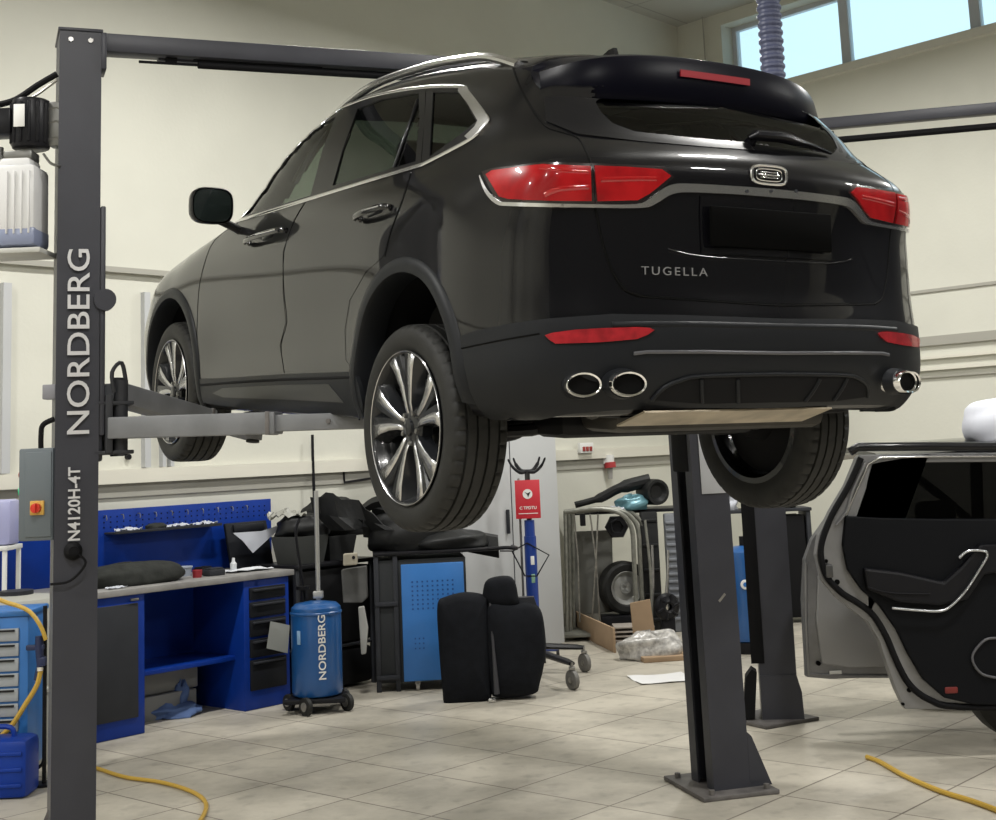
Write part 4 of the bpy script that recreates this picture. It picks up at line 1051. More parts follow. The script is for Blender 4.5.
# ------------------------------------------------------------------ the second lift behind
lift2 = empty('two_post_lift', (0, 0, 0), 0, 'second dark grey two-post lift beyond the SUV, left of the parked car', 'car lift')
p2_ = at_z(777, 723); M2 = frame_at(p2_, -8)
c2, M2s = column('column', M2 @ Matrix.Translation((-.085, 0, 0)), .22, .26, 3.75, 1, lift2, lean=.004)
bb = B(); bb.box((.03, .10, .011), (.42, .42, .022), .005, M=M2 @ Matrix.Rotation(R_(38), 4, 'Z')); bb.obj('base_plate', PLATE, lift2)
bb = B(); bb.prism([(-.085, .022), (-.085, .28), (.135, .28), (.16, .18), (.165, .022)], -.012, .0, M=M2, plane='xz'); bb.obj('base_gusset', LIFT, c2, smooth=0)
bb = B(); bb.prism([(-.20, .03), (-.17, .27), (-.13, .32), (-.10, .30), (-.13, .03)], -.02, .12, M=M2, plane='xz'); bb.obj('foot_guard', MATTE, lift2, smooth=0)
bb = B(); bb.span((-.13, -.004, .35), (-.05, .0, 3.7), .001, M=M2); bb.obj('column_dark_strip', MATTE, c2)  # dark strip down the left edge of the column
a = M2s @ Vector((.10, .06, 3.67)); az = -13
BM = frame_at(a, az); bb = B(); bb.span((0, -.035, -.035), (3.0, .035, .035), .004, M=BM); bb.obj('overhead_beam', LIFT, lift2)
bb = B(); bb.span((.42, -.06, -.125), (.60, -.045, -.115), M=BM); bb.box((.56, -.04, -.09), (.04, .04, .06), .004, M=BM); bb.cyl((.60, -.05, -.12), (2.8, -.05, -.12), .022, n=10, M=BM); bb.obj('limit_switch_bar', MATTE, lift2)
cf, cMf = column('column', frame_at(BM @ Vector((3.0, -.06, -3.67)), -13), .22, .26, 3.75, -1, lift2)
bb = B(); bb.box((.11, .13, .011), (.42, .46, .022), .005, M=frame_at(BM @ Vector((3.0, -.06, -3.67)), -13)); bb.obj('base_plate', PLATE, lift2)

# exhaust extraction hose
e0 = at_y(769, 30, 8.9); bb = B(); P = []; rr = []
n = 260
for i in range(n+1):
    t = i/n; z = CEIL-.02-(CEIL-2.7)*t; P.append((e0.x+.02*math.sin(t*3)-.02*t, e0.y, z)); rr.append(.076+(.007 if (i//2) % 2 else -.004))
bb.tube(P, rr, 20); tag(bb.obj('exhaust_hose', mat('hose_blue_grey', (.075,.085,.15), .5), smooth=0), 'blue-grey corrugated extraction hose hanging from the ceiling by the window', 'hose')
e1 = at_plane(706, 30, corner-WM_*.0, WM_); bb = B(); bb.tube([Vector((e1.x, e1.y, CEIL))-WM_*.05, Vector((e1.x, e1.y, 4.6))-WM_*.05], .008, 6); tag(bb.obj('wall_cable', mat('cable_grey', (.35,.34,.3), .6)), 'thin pale cable running down the wall left of the high window', 'cable')

# ------------------------------------------------------------------ workbench on the back wall
BA = math.atan2(WD.y, WD.x)
bench = empty('workbench', BENCH0, BA, 'long blue workbench with pegboard back and pale worktop against the cream wall', 'workbench')
def bo(bb, name, m, parent=bench, smooth=35): return bb.obj(name, m, parent, smooth)
WT = mat('worktop_grey', (.32, .31, .30), .45, noise=.3, nscale=6)
XR = 1.24
bb = B(); bb.span((-.66, -.02, .875), (XR, .66, .915), .004); bo(bb, 'worktop', WT)
bb = B(); bb.span((-.64, .0, .0), (0, .60, .875), .004); cab = bo(bb, 'cabinet', BLUE)
bb = B(); bb.span((-.60, -.014, .11), (-.055, .004, .82), .004); d_ = bo(bb, 'cabinet_door', DGREY, cab)
bb = B(); bb.box((-.09, -.022, .845), (.06, .016, .015), .004); bo(bb, 'latch', STEEL, cab)
bb = B(); bb.span((.80, .0, .0), (XR-.04, .60, .875), .004); dc = bo(bb, 'drawer_cabinet', BLUE)
zs_ = [.12, .34, .48, .61, .73, .83]
for i in range(5):
    bb = B(); bb.span((.845, -.016, zs_[i]+.008), (XR-.08, .004, zs_[i+1]-.008), .006); dr = bo(bb, 'drawer', mat('drawer_black', (.014,.015,.018), .45), dc)
    bb = B(); bb.span((.86, -.034, zs_[i+1]-.035), (XR-.095, -.014, zs_[i+1]-.02), .004); bo(bb, 'drawer_pull', DGREY, dr)
bb = B(); bb.span((.0, .58, .30), (.80, .60, .875)); bo(bb, 'back_panel', BLUE)
bb = B(); bb.span((.0, .10, .335), (.80, .58, .365), .003); bo(bb, 'shelf', BLUE)
PB0, PB1 = -.66, 1.586
bb = B(); bb.span((PB0, .66, .90), (PB1, .69, 1.40), .003); pb = bo(bb, 'pegboard', BLUE)
bb = B()
HO = mat('peg_hole_dark', (.003, .006, .03), .8)
g = B()
for i in range(48):
    for j in range(3):
        x = PB0+.05+i*.052; z = 1.28+j*.035
        if x < PB1-.03: g.box((x, .6595, z), (.010, .002, .010))
o = bo(g, 'peg_holes', HO, pb, 0); o['kind'] = 'stuff'
for i in range(12):
    x = -.15+i*.135; bb = B(); bb.tube([(x, .66, 1.362), (x, .635, 1.362), (x, .628, 1.345), (x, .630, 1.33)], .0035, 6); bo(bb, 'peg_hook', STEEL, pb)
bb = B(); bb.span((.12, .53, 1.235), (1.02, .66, 1.247), .002); bb.span((.12, .525, 1.235), (1.02, .53, 1.255), .001); bo(bb, 'tool_shelf', DGREY, pb)
# things on the bench
def bw(x, y, z): return bench.matrix_world @ Vector((x, y, z))
bpy.context.view_layer.update()
CR_ = mat('crumpled_paper', (.52, .54, .60), .8)
def crumple(name, c, sx, sy, sz, m, label, cat, group=None, seed=1, n=14, rz=0.0, th=.002):
    random.seed(seed); gr = []
    for i in range(n):
        row = []
        for j in range(n):
            u = i/(n-1)-.5; v = j/(n-1)-.5
            row.append(Vector((u*sx, v*sy, sz*(random.random()*.6+.4*math.cos(u*5)*math.cos(v*4)))))
        gr.append(row)
    M = Matrix.Translation(c) @ Matrix.Rotation(rz, 4, 'Z'); bb = B(); bb.sheet(gr, th, M=M)
    return tag(bb.obj(name, m, None, smooth=25), label, cat, group)
def blob(name, c, dim, m, label, cat, seed=1, rz=0.0, amp=.18, e=.8, group=None, flat_bottom=True, n=28):
    """a soft irregular lump resting on its flat underside"""
    rnd = random.Random(seed); ph = [rnd.uniform(0, 6.28) for _ in range(8)]; v = []; f = []
    for i in range(n+1):
        th = PI*i/n
        for j in range(n):
            a = 2*PI*j/n; s = 1+amp*(.5*math.sin(3*a+ph[0]+2*th)+.35*math.sin(5*a+ph[1])*math.sin(2*th+ph[2])+.3*math.sin(7*th+ph[3]+2*a)+.2*math.sin(11*a+ph[4]+5*th))
            ct, st = math.cos(th), math.sin(th)
            x = abs(st)**e*abs(math.cos(a))**e*math.copysign(1, math.cos(a)); y = abs(st)**e*abs(math.sin(a))**e*math.copysign(1, math.sin(a)); z = abs(ct)**e*math.copysign(1, ct)
            z = z*s; z = max(z, -.55) if flat_bottom else z
            v.append((x*s*dim[0]/2, y*s*dim[1]/2, (z+.55)*dim[2]/1.55))
    for i in range(n):
        for j in range(n): f.append((i*n+j, (i+1)*n+j, (i+1)*n+(j+1) % n, i*n+(j+1) % n))
    bb = B(); bb.add(v, f, Matrix.Translation(c) @ Matrix.Rotation(rz, 4, 'Z'))
    return tag(bb.obj(name, m, None, smooth=60), label, cat, group)
BAG = mat('dark_bag_fabric', (.035, .037, .034), .7, noise=.4, nscale=12, bump=.3, bscale=40)
blob('work_bag', bw(.10, .30, .915), (.78, .40, .14), BAG, 'dark grey soft bag lying on the worktop below the tool shelf', 'bag', 3, BA, .07)
crumple('parts_rag', bw(-.16, .08, .922), .13, .06, .015, CR_, 'small pale rag at the front edge of the worktop beside the dark bag', 'rag', seed=5, rz=BA)
for x, s, lb in ((.27, .17, 'leftmost crumpled paper lying on the pegboard tool shelf'), (.70, .20, 'middle crumpled paper on the pegboard tool shelf, the longest'), (.93, .14, 'rightmost crumpled paper on the pegboard tool shelf')):
    crumple('crumpled_paper', bw(x, .595, 1.251), s, .09, .03, CR_, lb, 'paper', 'crumpled papers on the tool shelf', seed=int(x*100), rz=BA)
blob('tool_pouch', bw(.50, .595, 1.248), (.16, .09, .04), MATS['dark_bag_fabric'], 'small black pouch between the papers on the tool shelf', 'pouch', 9, BA, .1)
bb = B(); bb.lathe([(0, 0), (.03, 0), (.035, .05), (.033, .052), (.028, .004), (0, .004)], 20, M=Matrix.Translation(bw(.56, .20, .915))); tag(bb.obj('plastic_cup', mat('red_plastic', (.28,.02,.03), .4)), 'small dark red cup on the worktop right of the bag', 'cup')
bb = B(); bb.lathe([(0, 0), (.05, 0), (.062, .055), (.066, .058), (.0, .058)], 24, M=Matrix.Translation(bw(.60, .42, .915))); bb.lathe([(0, .058), (.066, .058), (.066, .066), (0, .07)], 24, M=Matrix.Translation(bw(.60, .42, .915))); tag(bb.obj('paint_tin', mat('tin_pale', (.38,.42,.5), .4)), 'pale squat tin on the worktop behind the red cup', 'tin')
for i, (x, y, lb) in enumerate(((.70, .20, 'flat grey box lying on the worktop right of the red cup'), (.74, .38, 'black box with pale edge behind the flat grey box on the worktop'))):
    bb = B(); bb.box((0, 0, .022), (.13, .09, .044), .006, M=Matrix.Translation(bw(x, y, .915)) @ Matrix.Rotation(BA+.3*i, 4, 'Z')); bb.box((0, 0, .049), (.11, .07, .01), .003, M=Matrix.Translation(bw(x, y, .915)) @ Matrix.Rotation(BA+.3*i, 4, 'Z')); tag(bb.obj('parts_box', DGREY if i == 0 else BLK), lb, 'box')
bb = B(); p = bw(.93, .28, .915); bb.lathe([(0, 0), (.022, 0), (.024, .06), (.012, .075), (.010, .10), (0, .10)], 18, M=Matrix.Translation(p)); tag(bb.obj('spray_bottle', mat('bottle_white', (.62,.64,.66), .35)), 'small white bottle standing on the worktop left of the paper sheet', 'bottle')
crumple('parts_rag', bw(.85, .34, .92), .12, .09, .02, CR_, 'white rag on the worktop left of the small white bottle', 'rag', seed=15, rz=BA)
crumple('paper_sheet', bw(1.02, .25, .924), .34, .20, .022, mat('paper_white', (.70, .72, .76), .7), 'white paper sheet curling on the right end of the worktop', 'paper', seed=21, n=6, rz=BA-.2)
# black tray leaning on the pegboard with a sheet over it
bb = B(); Mx = Matrix.Translation(bw(1.25, .50, .915)) @ Matrix.Rotation(BA, 4, 'Z') @ Matrix.Rotation(R_(-14), 4, 'X')
bb.span((-.17, -.01, .0), (.22, .02, .34), .01, M=Mx); bb.span((-.11, -.03, .26), (.18, -.008, .32), .008, M=Mx); tk_ = bb.obj('plastic_tray', mat('tray_black', (.008,.009,.012), .5)); tag(tk_, 'black plastic tray leaning on the right end of the pegboard', 'tray')
bb = B(); ps = [at_plane(x, y, bw(1.2, .42, 0), WN) for x, y in ((233,533),(262,531),(286,523),(253,553),(243,541))]; v = [p for p in ps]+[p+WN*.004 for p in ps]; bb.add(v, [(0,1,2,3,4), (9,8,7,6,5)]+[(i, (i+1) % 5, (i+1) % 5+5, i+5) for i in range(5)]); tag(bb.obj('hanging_sheet', CR_, None, 0), 'pale folded sheet hanging over the black tray on the bench', 'paper')
# under the bench
bb = B(); bb.span((.10, .30, .0), (.62, .52, .16), .01); o = bb.obj('storage_box', mat('box_grey', (.20,.20,.19), .6)); o.matrix_world = bench.matrix_world.copy(); tag(o, 'low grey box on the floor in the knee space of the workbench', 'box')
bb = B(); bb.span((.05, .34, .162), (.66, .54, .30), .01); o = bb.obj('storage_box', mat('box_pale', (.24,.24,.22), .6)); o.matrix_world = bench.matrix_world.copy(); tag(o, 'paler grey box stacked on the low box under the workbench', 'box')
bb = B(); bb.lathe([(0, 0), (.03, 0), (.034, .07), (.018, .09), (0, .09)], 16, M=Matrix.Translation(bw(.12, .25, .365))); tag(bb.obj('oil_can', mat('can_orange', (.35,.06,.03), .5)), 'small orange-red can on the shelf under the worktop', 'can')
pc_ = at_z(172, 716); blob('cleaning_cloth', pc_, (.36, .26, .085), mat('cloth_blue', (.09,.15,.32), .85), 'crumpled blue cloth on the floor in front of the workbench knee space', 'cloth', 8, .6, .3)
blob('cleaning_cloth', pc_+Vector((.05, .06, .05)), (.11, .10, .16), MATS['cloth_blue'], 'upright twist of blue cloth standing on the crumpled blue cloth', 'cloth', 12, .6, .3)
bb = B(); ps = [at_plane(x, y, BENCH0-WN*.02, WN) for x, y in ((268,621),(287,625),(285,653),(264,648))]; ps = [p-WN*.03 for p in ps]; v = ps+[p+WN*.003 for p in ps]; bb.add(v, [(0,1,2,3), (7,6,5,4)]+[(i, (i+1) % 4, (i+1) % 4+4, i+4) for i in range(4)]); tag(bb.obj('note_sheet', mat('note_grey', (.30,.31,.29), .8), None, 0), 'grey sheet of paper hanging on the black bench drawers', 'paper')
# ------------------------------------------------------------------ oil drainer
dp = at_z(318, 710); dr_ = empty('oil_drainer', dp, 0, 'blue cylindrical oil drainer on castors with white lettering, in front of the bench drawers', 'oil drainer')
bb = B(); r = .172; bb.lathe([(0, .10), (r-.03, .10), (r-.008, .11), (r, .13), (r, .66), (r-.004, .685), (r-.03, .71), (.05, .725), (0, .725)], 48); dk = bb.obj('tank', BLUE2, dr_)
bb = B(); bb.lathe([(r+.001, .64), (r+.006, .645), (r+.006, .655), (r+.001, .66)], 48); bb.obj('tank_hoop', BLUE2, dk)
bb = B(); bb.box((0, -.0, .085), (.38, .30, .025), .006); bb.box((0, -.16, .085), (.42, .04, .03), .006); bb.obj('base_frame', BLK, dr_)
for x, y, r_ in ((-.20, .02, .055), (-.05, -.21, .06), (.21, -.08, .058), (.16, .16, .055)):
    bb = B(); bb.cyl((x-.012, y-.012, r_), (x+.012, y+.012, r_), r_, n=24, bev=.006); w_ = bb.obj('castor', RUBBER, dr_); bb = B(); bb.cyl((x-.015, y-.015, r_), (x+.015, y+.015, r_), r_*.5, n=16); bb.obj('castor_hub', STEEL, w_)
bb = B(); bb.cyl((.01, .06, .70), (.01, .06, 1.47), .016, n=14); bb.box((.01, .06, .76), (.07, .05, .05), .008); bb.obj('funnel_pole', mat('pole_silver', (.45,.45,.44), .35, metal=.6), dr_)
bb = B(); bb.cyl((-.09, .03, .72), (-.09, .03, .80), .014, n=10); bb.lathe([(.0, .80), (.045, .80), (.05, .825), (0, .83)], 20, M=Matrix.Translation((-.09, .03, 0))); bb.tube(spline([(-.06, .02, .74), (-.10, .0, .95), (-.13, .02, 1.18), (-.11, .05, 1.28)], 6), .010, 8); bb.obj('hose', BLK, dr_)
tx = Vector((.045, -r-.002, .40)); text('lettering', 'NORDBERG', .070, axes((.062, -.165, .435), (0, 0, 1), (-1, -.36, 0)), WHITE, dk, .001, .0008, 1.0, 1.15)
bb = B(); bb.box((-.10, -.143, .50), (.03, .004, .09), .001, rot=Matrix.Rotation(R_(-35), 4, 'Z')); bb.obj('label', mat('label_blue_white', (.25,.4,.6), .5), dk)

# ------------------------------------------------------------------ trolley table heaped with black trim
TP = at_z(432, 690); TD = dirv(12)
tt = empty('trolley_table', TP, R_(6), 'dark metal trolley table with a blue perforated side panel, behind the black seat', 'table')
bb = B(); bb.span((-.40, .0, .965), (.52, .62, .99), .008); bb.obj('tabletop', BLK, tt)
bb = B(); bb.tube(spline([(.45, .0, .98), (.58, -.02, .985), (.66, -.0, .975), (.66, .3, .97)], 5), .014, 8); bb.obj('handle_bar', BLK, tt)
pn = B(); pn.span((-.20, -.02, .07), (.26, -.004, .90), .008); pn_ = pn.obj('perforated_panel', BLUE3, tt)
g = B()
for i in range(9):
    for j in range(7): g.box((-.12+i*.037, -.0205, .58+j*.032), (.012, .003, .012))
for i in range(3):
    for j in range(3): g.box((-.11+i*.03, -.0205, .30+j*.035), (.010, .003, .010))
o = g.obj('perforations', mat('cart_blue_dark', (.01,.06,.22), .7), pn_, 0); o['kind'] = 'stuff'
bb = B(); bb.span((-.37, .03, .06), (.28, .5, .93), .006); bb.obj('side_frame', mat('cabinet_dark', (.03,.032,.034), .6), tt)
for x in (-.24, -.38): 
    for y in (.03, .56):
        bb = B(); bb.box((x-.0, y, .48), (.035, .035, .96), .004); bb.obj('leg', DGREY, tt)
for z in (.62, .10): bb = B(); bb.box((-.31, .02, z), (.17, .03, .03), .004); bb.obj('cross_bar', DGREY, tt)
for x in (-.10, .22):
    for y in (.03, .42):
        bb = B(); bb.cyl((x-.012, y, .03), (x+.012, y, .03), .03, n=20); bb.box((x, y, .055), (.04, .03, .03), .006); bb.obj('castor', mat('castor_pale', (.42,.40,.36), .5), tt)
def tw(x, y, z): return Matrix.Translation(TP) @ Matrix.Rotation(R_(6), 4, 'Z') @ Vector((x, y, z))
BP = mat('trim_heap_black', (.009, .0095, .010), .5, spec=.3, bump=.2, bscale=30)
# long bumper cover across the heap
bb = B(); gr = []
for i in range(15):
    u = i/14; c = tw(-.45+1.0*u, .25+.25*math.sin(PI*u), 0); z0 = 1.20-.20*u; gr.append([Vector((c.x, c.y-.12, z0-.10)), Vector((c.x, c.y-.16, z0-.02)), Vector((c.x, c.y-.10, z0+.05)), Vector((c.x, c.y+.05, z0+.06))])
bb.sheet(gr, .006); tag(bb.obj('bumper_cover', BP), 'long black bumper cover sloping across the trolley table', 'bumper')
blob('trim_pile', tw(-.12, .26, .99), (.58, .42, .30), BP, 'rounded heap of black car trim on the middle of the trolley table', 'car trim', 4, .2, .16)
blob('trim_pile', tw(.18, .2, .99), (.55, .40, .13), BP, 'low black trim piece at the right end of the trolley table', 'car trim', 6, .2, .12)
bb = B(); gr = []
for i in range(9):
    gr.append([at_y(x, y+(3*math.sin(i*1.9) if j == 0 else 0), 10.3)+Vector((0, .06*math.sin(i*1.3+j), 0)) for j, (x, y) in enumerate(((310+i*8, 497-6*math.sin(i*.5)+i*1.2), (312+i*9, 512+i*1.5), (330+i*8, 530)))])
bb.sheet(gr, .008); tag(bb.obj('door_card', BP), 'folded black door card on top of the trim heap', 'car trim')
for k, (x0, y0, x1, y1, w_, lb) in enumerate(((352,520,392,500,.05,'black curved trim strip standing up left in the heap'), (372,508,412,530,.06,'black curved trim strip sloping down to the right on the heap'), (340,512,378,532,.045,'thin black trim strip low on the left of the heap'))):
    a = at_y(x0, y0, 10.42); b_ = at_y(x1, y1, 10.40); mdl = a.lerp(b_, .5)+Vector((0, -.03, .05)); P = spline([a, mdl, b_], 5); gr = [[p+Vector((0, .0, -w_)), p+Vector((0, -.04, 0)), p+Vector((0, .02, w_*.8))] for p in P]
    bb = B(); bb.sheet(gr, .006); tag(bb.obj('trim_strip', BP), lb, 'car trim')
# second low table with the boxes left of it
sp_ = at_z(322, 692); SO = BENCH0+WD*1.68+WN*.04; st = empty('side_table', SO, BA, 'dark low table holding grey bins between the bench and the trolley table', 'table')
bb = B(); bb.span((-.38, 0, .90), (.42, .5, .93), .006); bb.obj('tabletop', BLK, st)
for x in (-.35, .39):
    for y in (.03, .47):
        bb = B(); bb.box((x, y, .45), (.035, .035, .90), .004); bb.obj('leg', DGREY, st)
bb = B(); bb.span((-.36, .02, .30), (.40, .48, .32), .004); bb.obj('lower_shelf', DGREY, st)
stM = Matrix.Translation(SO) @ Matrix.Rotation(BA, 4, 'Z')
bb = B(); bb.span((-.33, .03, .33), (.37, .47, .88), .01); bb.obj('cupboard', mat('cupboard_black', (.010,.010,.011), .6, spec=.2), st)
bb = B(); bb.span((-.33, .025, .02), (.37, .45, .28), .02); tag(bb.obj('black_crate', MATS['cupboard_black']), 'black crate on the floor under the side table', 'crate').matrix_world = stM
def bin_(x, y, z, sx, sy, sz, m, lb):
    bb = B(); M = stM @ Matrix.Translation((x, y, z))
    p = [(-sx/2, -sy/2), (sx/2, -sy/2), (sx/2, sy/2), (-sx/2, sy/2)]; k = .86
    v = [(a*k, b*k, 0) for a, b in p]+[(a, b, sz) for a, b in p]+[(a*1.06, b*1.06, sz) for a, b in p]+[(a*1.06, b*1.06, sz-.02) for a, b in p]+[(a*.93, b*.93, sz) for a, b in p]+[(a*.80, b*.80, .02) for a, b in p]
    f = [(0, 1, 2, 3)]
    for q0, q1 in ((0, 12), (12, 8), (8, 16), (16, 20)):
        f += [(q0+i, q0+(i+1) % 4, q1+(i+1) % 4, q1+i) for i in range(4)]
    f.append((20, 21, 22, 23)); bb.add(v, f, M); return tag(bb.obj('storage_bin', m, None, 30), lb, 'bin')
bin_(-.18, .18, .93, .30, .26, .20, mat('bin_grey', (.05,.052,.05), .6), 'dark grey plastic bin on the side table left of the silver pole')
bin_(.15, .20, .93, .26, .24, .18, mat('bin_dark', (.028,.029,.03), .6), 'darker plastic bin on the side table behind the silver pole')
blob('black_bag', stM @ Vector((-.12, .22, 1.13)), (.40, .30, .15), BP, 'black bundle lying on the grey bins left of the silver pole', 'bag', 22, .3, .15)
crumple('plastic_sheet', stM @ Vector((-.24, .26, 1.27)), .26, .22, .07, mat('film_grey', (.30,.30,.27), .35), 'crumpled grey plastic film on top of the black bundle', 'plastic film', seed=31, n=12, rz=.4)
blob('black_bag', stM @ Vector((.22, .26, 1.10)), (.50, .34, .28), BP, 'tall black bundle right of the silver pole on the side table', 'bag', 24, .3, .14)
# bag, rag and small box under the trolley table
def panelpx(name, pts, Y, m, th, parent=None, smooth=30):
    ps = [at_y(x, y, Y) for x, y in pts]; n = len(ps); v = ps+[p+Vector((0, th, 0)) for p in ps]; bb = B()
    bb.add(v, [tuple(range(n)), tuple(range(n, 2*n))[::-1]]+[(i, (i+1) % n, (i+1) % n+n, i+n) for i in range(n)])
    o = bb.obj(name, m, parent, 0)
    bv = o.modifiers.new('b', 'BEVEL'); bv.width = min(.008, th*.3); bv.segments = 2; bv.limit_method = 'ANGLE'
    return o
tag(panelpx('hanging_bag', [(341,570),(366,566),(367,598),(362,603),(343,603)], 10.15, mat('bag_grey', (.10,.10,.097), .7, noise=.3), .09), 'grey cloth bag hanging under the front of the trolley table', 'bag')
tag(panelpx('white_rag', [(358,607),(364,606),(368,628),(366,654),(361,655)], 10.1, mat('rag_pale', (.34,.34,.32), .8), .03), 'pale rag hanging below the trolley cross bar', 'rag')
o = panelpx('switch_box', [(343,554),(357,553),(357,565),(343,566)], 10.05, mat('box_beige', (.36,.33,.26), .6), .06); tag(o, 'small beige box with a dark button under the tabletop edge', 'box')
q = at_y(353.5, 557.5, 10.045); bb = B(); bb.cyl(q, q+Vector((0, .02, 0)), .012, n=14); bb.obj('button', BLK, o)

# ------------------------------------------------------------------ removed seat backs standing on the floor
sp0 = at_z(487, 702); sM = dirv(16)
SEAT = mat('seat_cloth_black', (.008, .009, .012), .85, noise=.3, nscale=20, bump=.15, bscale=120)
cs = empty('car_seat_back', sp0, 0, 'removed black two-piece car seat back with one headrest standing on the floor', 'car seat')
def cushion(name, poly, Y, th, parent, m=SEAT, dome=.05):
    """upholstered slab: the outline in px at depth Y, domed towards the viewer"""
    base = [at_y(x, y, Y)-sp0 for x, y in spl2(poly, 4, True)]; n = len(base); c = sum(base, Vector())/n
    rings = [(1.0, th), (1.0, th*.35), (.985, .012), (.95, -.006), (.86, -.006-dome*.35), (.6, -.006-dome*.8), (.3, -.006-dome), (.0, -.006-dome)]
    v = []
    for k, y in rings: v += [Vector((c.x+(p.x-c.x)*k, p.y+y, c.z+(p.z-c.z)*k)) for p in base]
    f = [tuple(range(n))]
    for i in range(len(rings)-1): f += [(i*n+j, i*n+(j+1) % n, (i+1)*n+(j+1) % n, (i+1)*n+j) for j in range(n)]
    bb = B(); bb.add(v, f); return bb.obj(name, m, parent, 50)
yS = sp0.y
cushion('seat_back_small', [(444,599),(465,594),(484,597),(487,604),(489,640),(491,690),(489,701),(470,704),(446,706),(442,690),(438,640),(437,606)], yS+.02, .14, cs)
cushion('seat_back_large', [(487,607),(510,605),(530,604),(541,612),(545,630),(546,655),(540,685),(536,694),(518,698),(495,698),(490,688),(486,650)], yS+.03, .16, cs)
hd = cushion('headrest', [(484,602),(484,586),(491,579),(508,577),(515,583),(518,596),(518,605),(500,609)], yS+.06, .10, cs, dome=.03)
bb = B(); a, b_ = at_y(490, 603, yS+.05)-sp0, at_y(497, 694, yS-.02)-sp0
bb.tube([a, a.lerp(b_, .5)+Vector((0, -.03, 0)), b_], [.010, .010, .02], 8); bb.obj('seat_hinge', mat('hinge_grey', (.05,.05,.055), .5), cs)
q = at_y(492, 700, yS-.04)-sp0; bb = B(); bb.box(q, (.05, .04, .03), .008); bb.obj('hinge_bolt', mat('bolt_chrome', (.6,.6,.6), .25, metal=1), cs)
bb = B(); q = [at_y(x, y, yS+.10)-sp0 for x, y in ((515,598),(534,597),(537,606),(518,607))]; bb.add(q+[p+Vector((0, .08, 0)) for p in q], [(0,1,2,3),(7,6,5,4),(0,4,5,1),(1,5,6,2),(2,6,7,3),(3,7,4,0)]); bb.obj('seat_bracket', DGREY, cs)
# castor legs of a low dolly sticking out behind the seat
c1 = at_z(573, 690); c2_ = at_z(585, 672); hubp = at_z(520, 672)
dl = empty('wheeled_dolly', hubp, 0, 'black castor base with two splayed legs sticking out behind the seat back', 'dolly')
for cc in (c1, c2_, hubp+Vector((-.5, .1, 0)), hubp+Vector((-.3, .4, 0))):
    cc = cc-hubp; bb = B(); bb.tube([(0, 0, .20), (cc.x*.9, cc.y*.9, .185), (cc.x, cc.y, .18)], [.045, .035, .026], 8, flat=.6); lg = bb.obj('leg', BLK, dl)
    bb = B(); bb.cyl((cc.x-.015, cc.y-.009, .07), (cc.x+.015, cc.y+.009, .07), .07, n=28, bev=.006); bb.obj('castor', mat('castor_grey', (.13,.125,.115), .55), lg)
    bb = B(); bb.cyl((cc.x, cc.y, .08), (cc.x, cc.y, .19), .012, n=10); bb.box((cc.x, cc.y, .150), (.045, .05, .02), .005); bb.cyl((cc.x-.019, cc.y-.011, .07), (cc.x+.019, cc.y+.011, .07), .022, n=12); bb.obj('castor_fork', STEEL, lg)
bb = B(); bb.cyl((0, 0, .14), (0, 0, .26), .06, n=24, bev=.01); bb.obj('base_hub', BLK, dl)

# ------------------------------------------------------------------ transmission jack in front of the white panel
jp = at_z(531, 660); jY = jp.y; jk = empty('transmission_jack', jp, 0, 'blue pole jack with a black forked saddle and a red sign, before the white panel', 'jack')
JB = mat('jack_blue', (.012, .04, .22), .35)
def jz(py): return at_y(531, py, jY).z
jx = at_y(531, 560, jY).x-jp.x
bb = B(); bb.cyl((jx, 0, .08), (jx, 0, jz(536)), .050, n=24); bb.cyl((jx, 0, jz(536)), (jx, 0, jz(520)), .042, n=24); bb.obj('cylinder', JB, jk)
bb = B(); bb.cyl((jx, 0, jz(522)), (jx, 0, jz(470)), .022, n=16); bb.obj('ram', mat('ram_dark', (.08,.08,.08), .3, metal=.8), jk)
bb = B(); bb.cyl((jx-.075, .02, .1), (jx-.075, .02, jz(478)), .010, n=8); bb.obj('guide_rod', STEEL, jk)
for sgn in (-1, 1):
    P = spline([(jx, 0, jz(471)), (jx+sgn*.06, -.02, jz(472)), (jx+sgn*.12, -.02, jz(466)), (jx+sgn*.155, -.02, jz(458))], 4); bb = B(); bb.tube(P, [.022]*5+[.018]*4+[.014]*3+[.006], 8, flat=.7)
    P = spline([(jx, 0, jz(471)), (jx+sgn*.05, .05, jz(470)), (jx+sgn*.09, .06, jz(464)), (jx+sgn*.11, .06, jz(457))], 4); bb.tube(P, [.02]*9+[.012]*3+[.005], 8, flat=.7)
    bb.obj('saddle_fork', BLK, jk)
s0 = at_y(514.5, 480.5, jY-.06)-jp; s1 = at_y(541, 518, jY-.06)-jp
bb = B(); bb.box(((s0.x+s1.x)/2, -.06, (s0.z+s1.z)/2), (s1.x-s0.x, .006, s0.z-s1.z), .002); sg = bb.obj('red_sign', mat('sign_red', (.50,.02,.035), .45), jk)
sc_ = Vector(((s0.x+s1.x)/2, -.0645, 0)); zc_ = at_y(527, 494, jY-.06).z
bb = B(); bb.lathe([(0, 0), (.040, 0), (.040, .002), (0, .002)], 28, M=Matrix.Translation((sc_.x, -.065, zc_)) @ Matrix.Rotation(R_(90), 4, 'X')); ro = bb.obj('sign_roundel', WHITE, sg)
bb = B(); bb.prism([(-.026, .018), (0, .006), (.026, .018), (.004, -.026), (-.004, -.004)], -.069, -.0665, M=Matrix.Translation((sc_.x, 0, zc_)), plane='xz'); bb.obj('sign_arrow', BLK, ro, 0)
zz = at_y(527, 508, jY-.06).z
text('sign_lettering', 'C TPDTU', .034, axes((sc_.x, -.0645, zz), (1, 0, 0), (0, 0, 1)), WHITE, sg, .001, .0006, 1.0, 1.0)
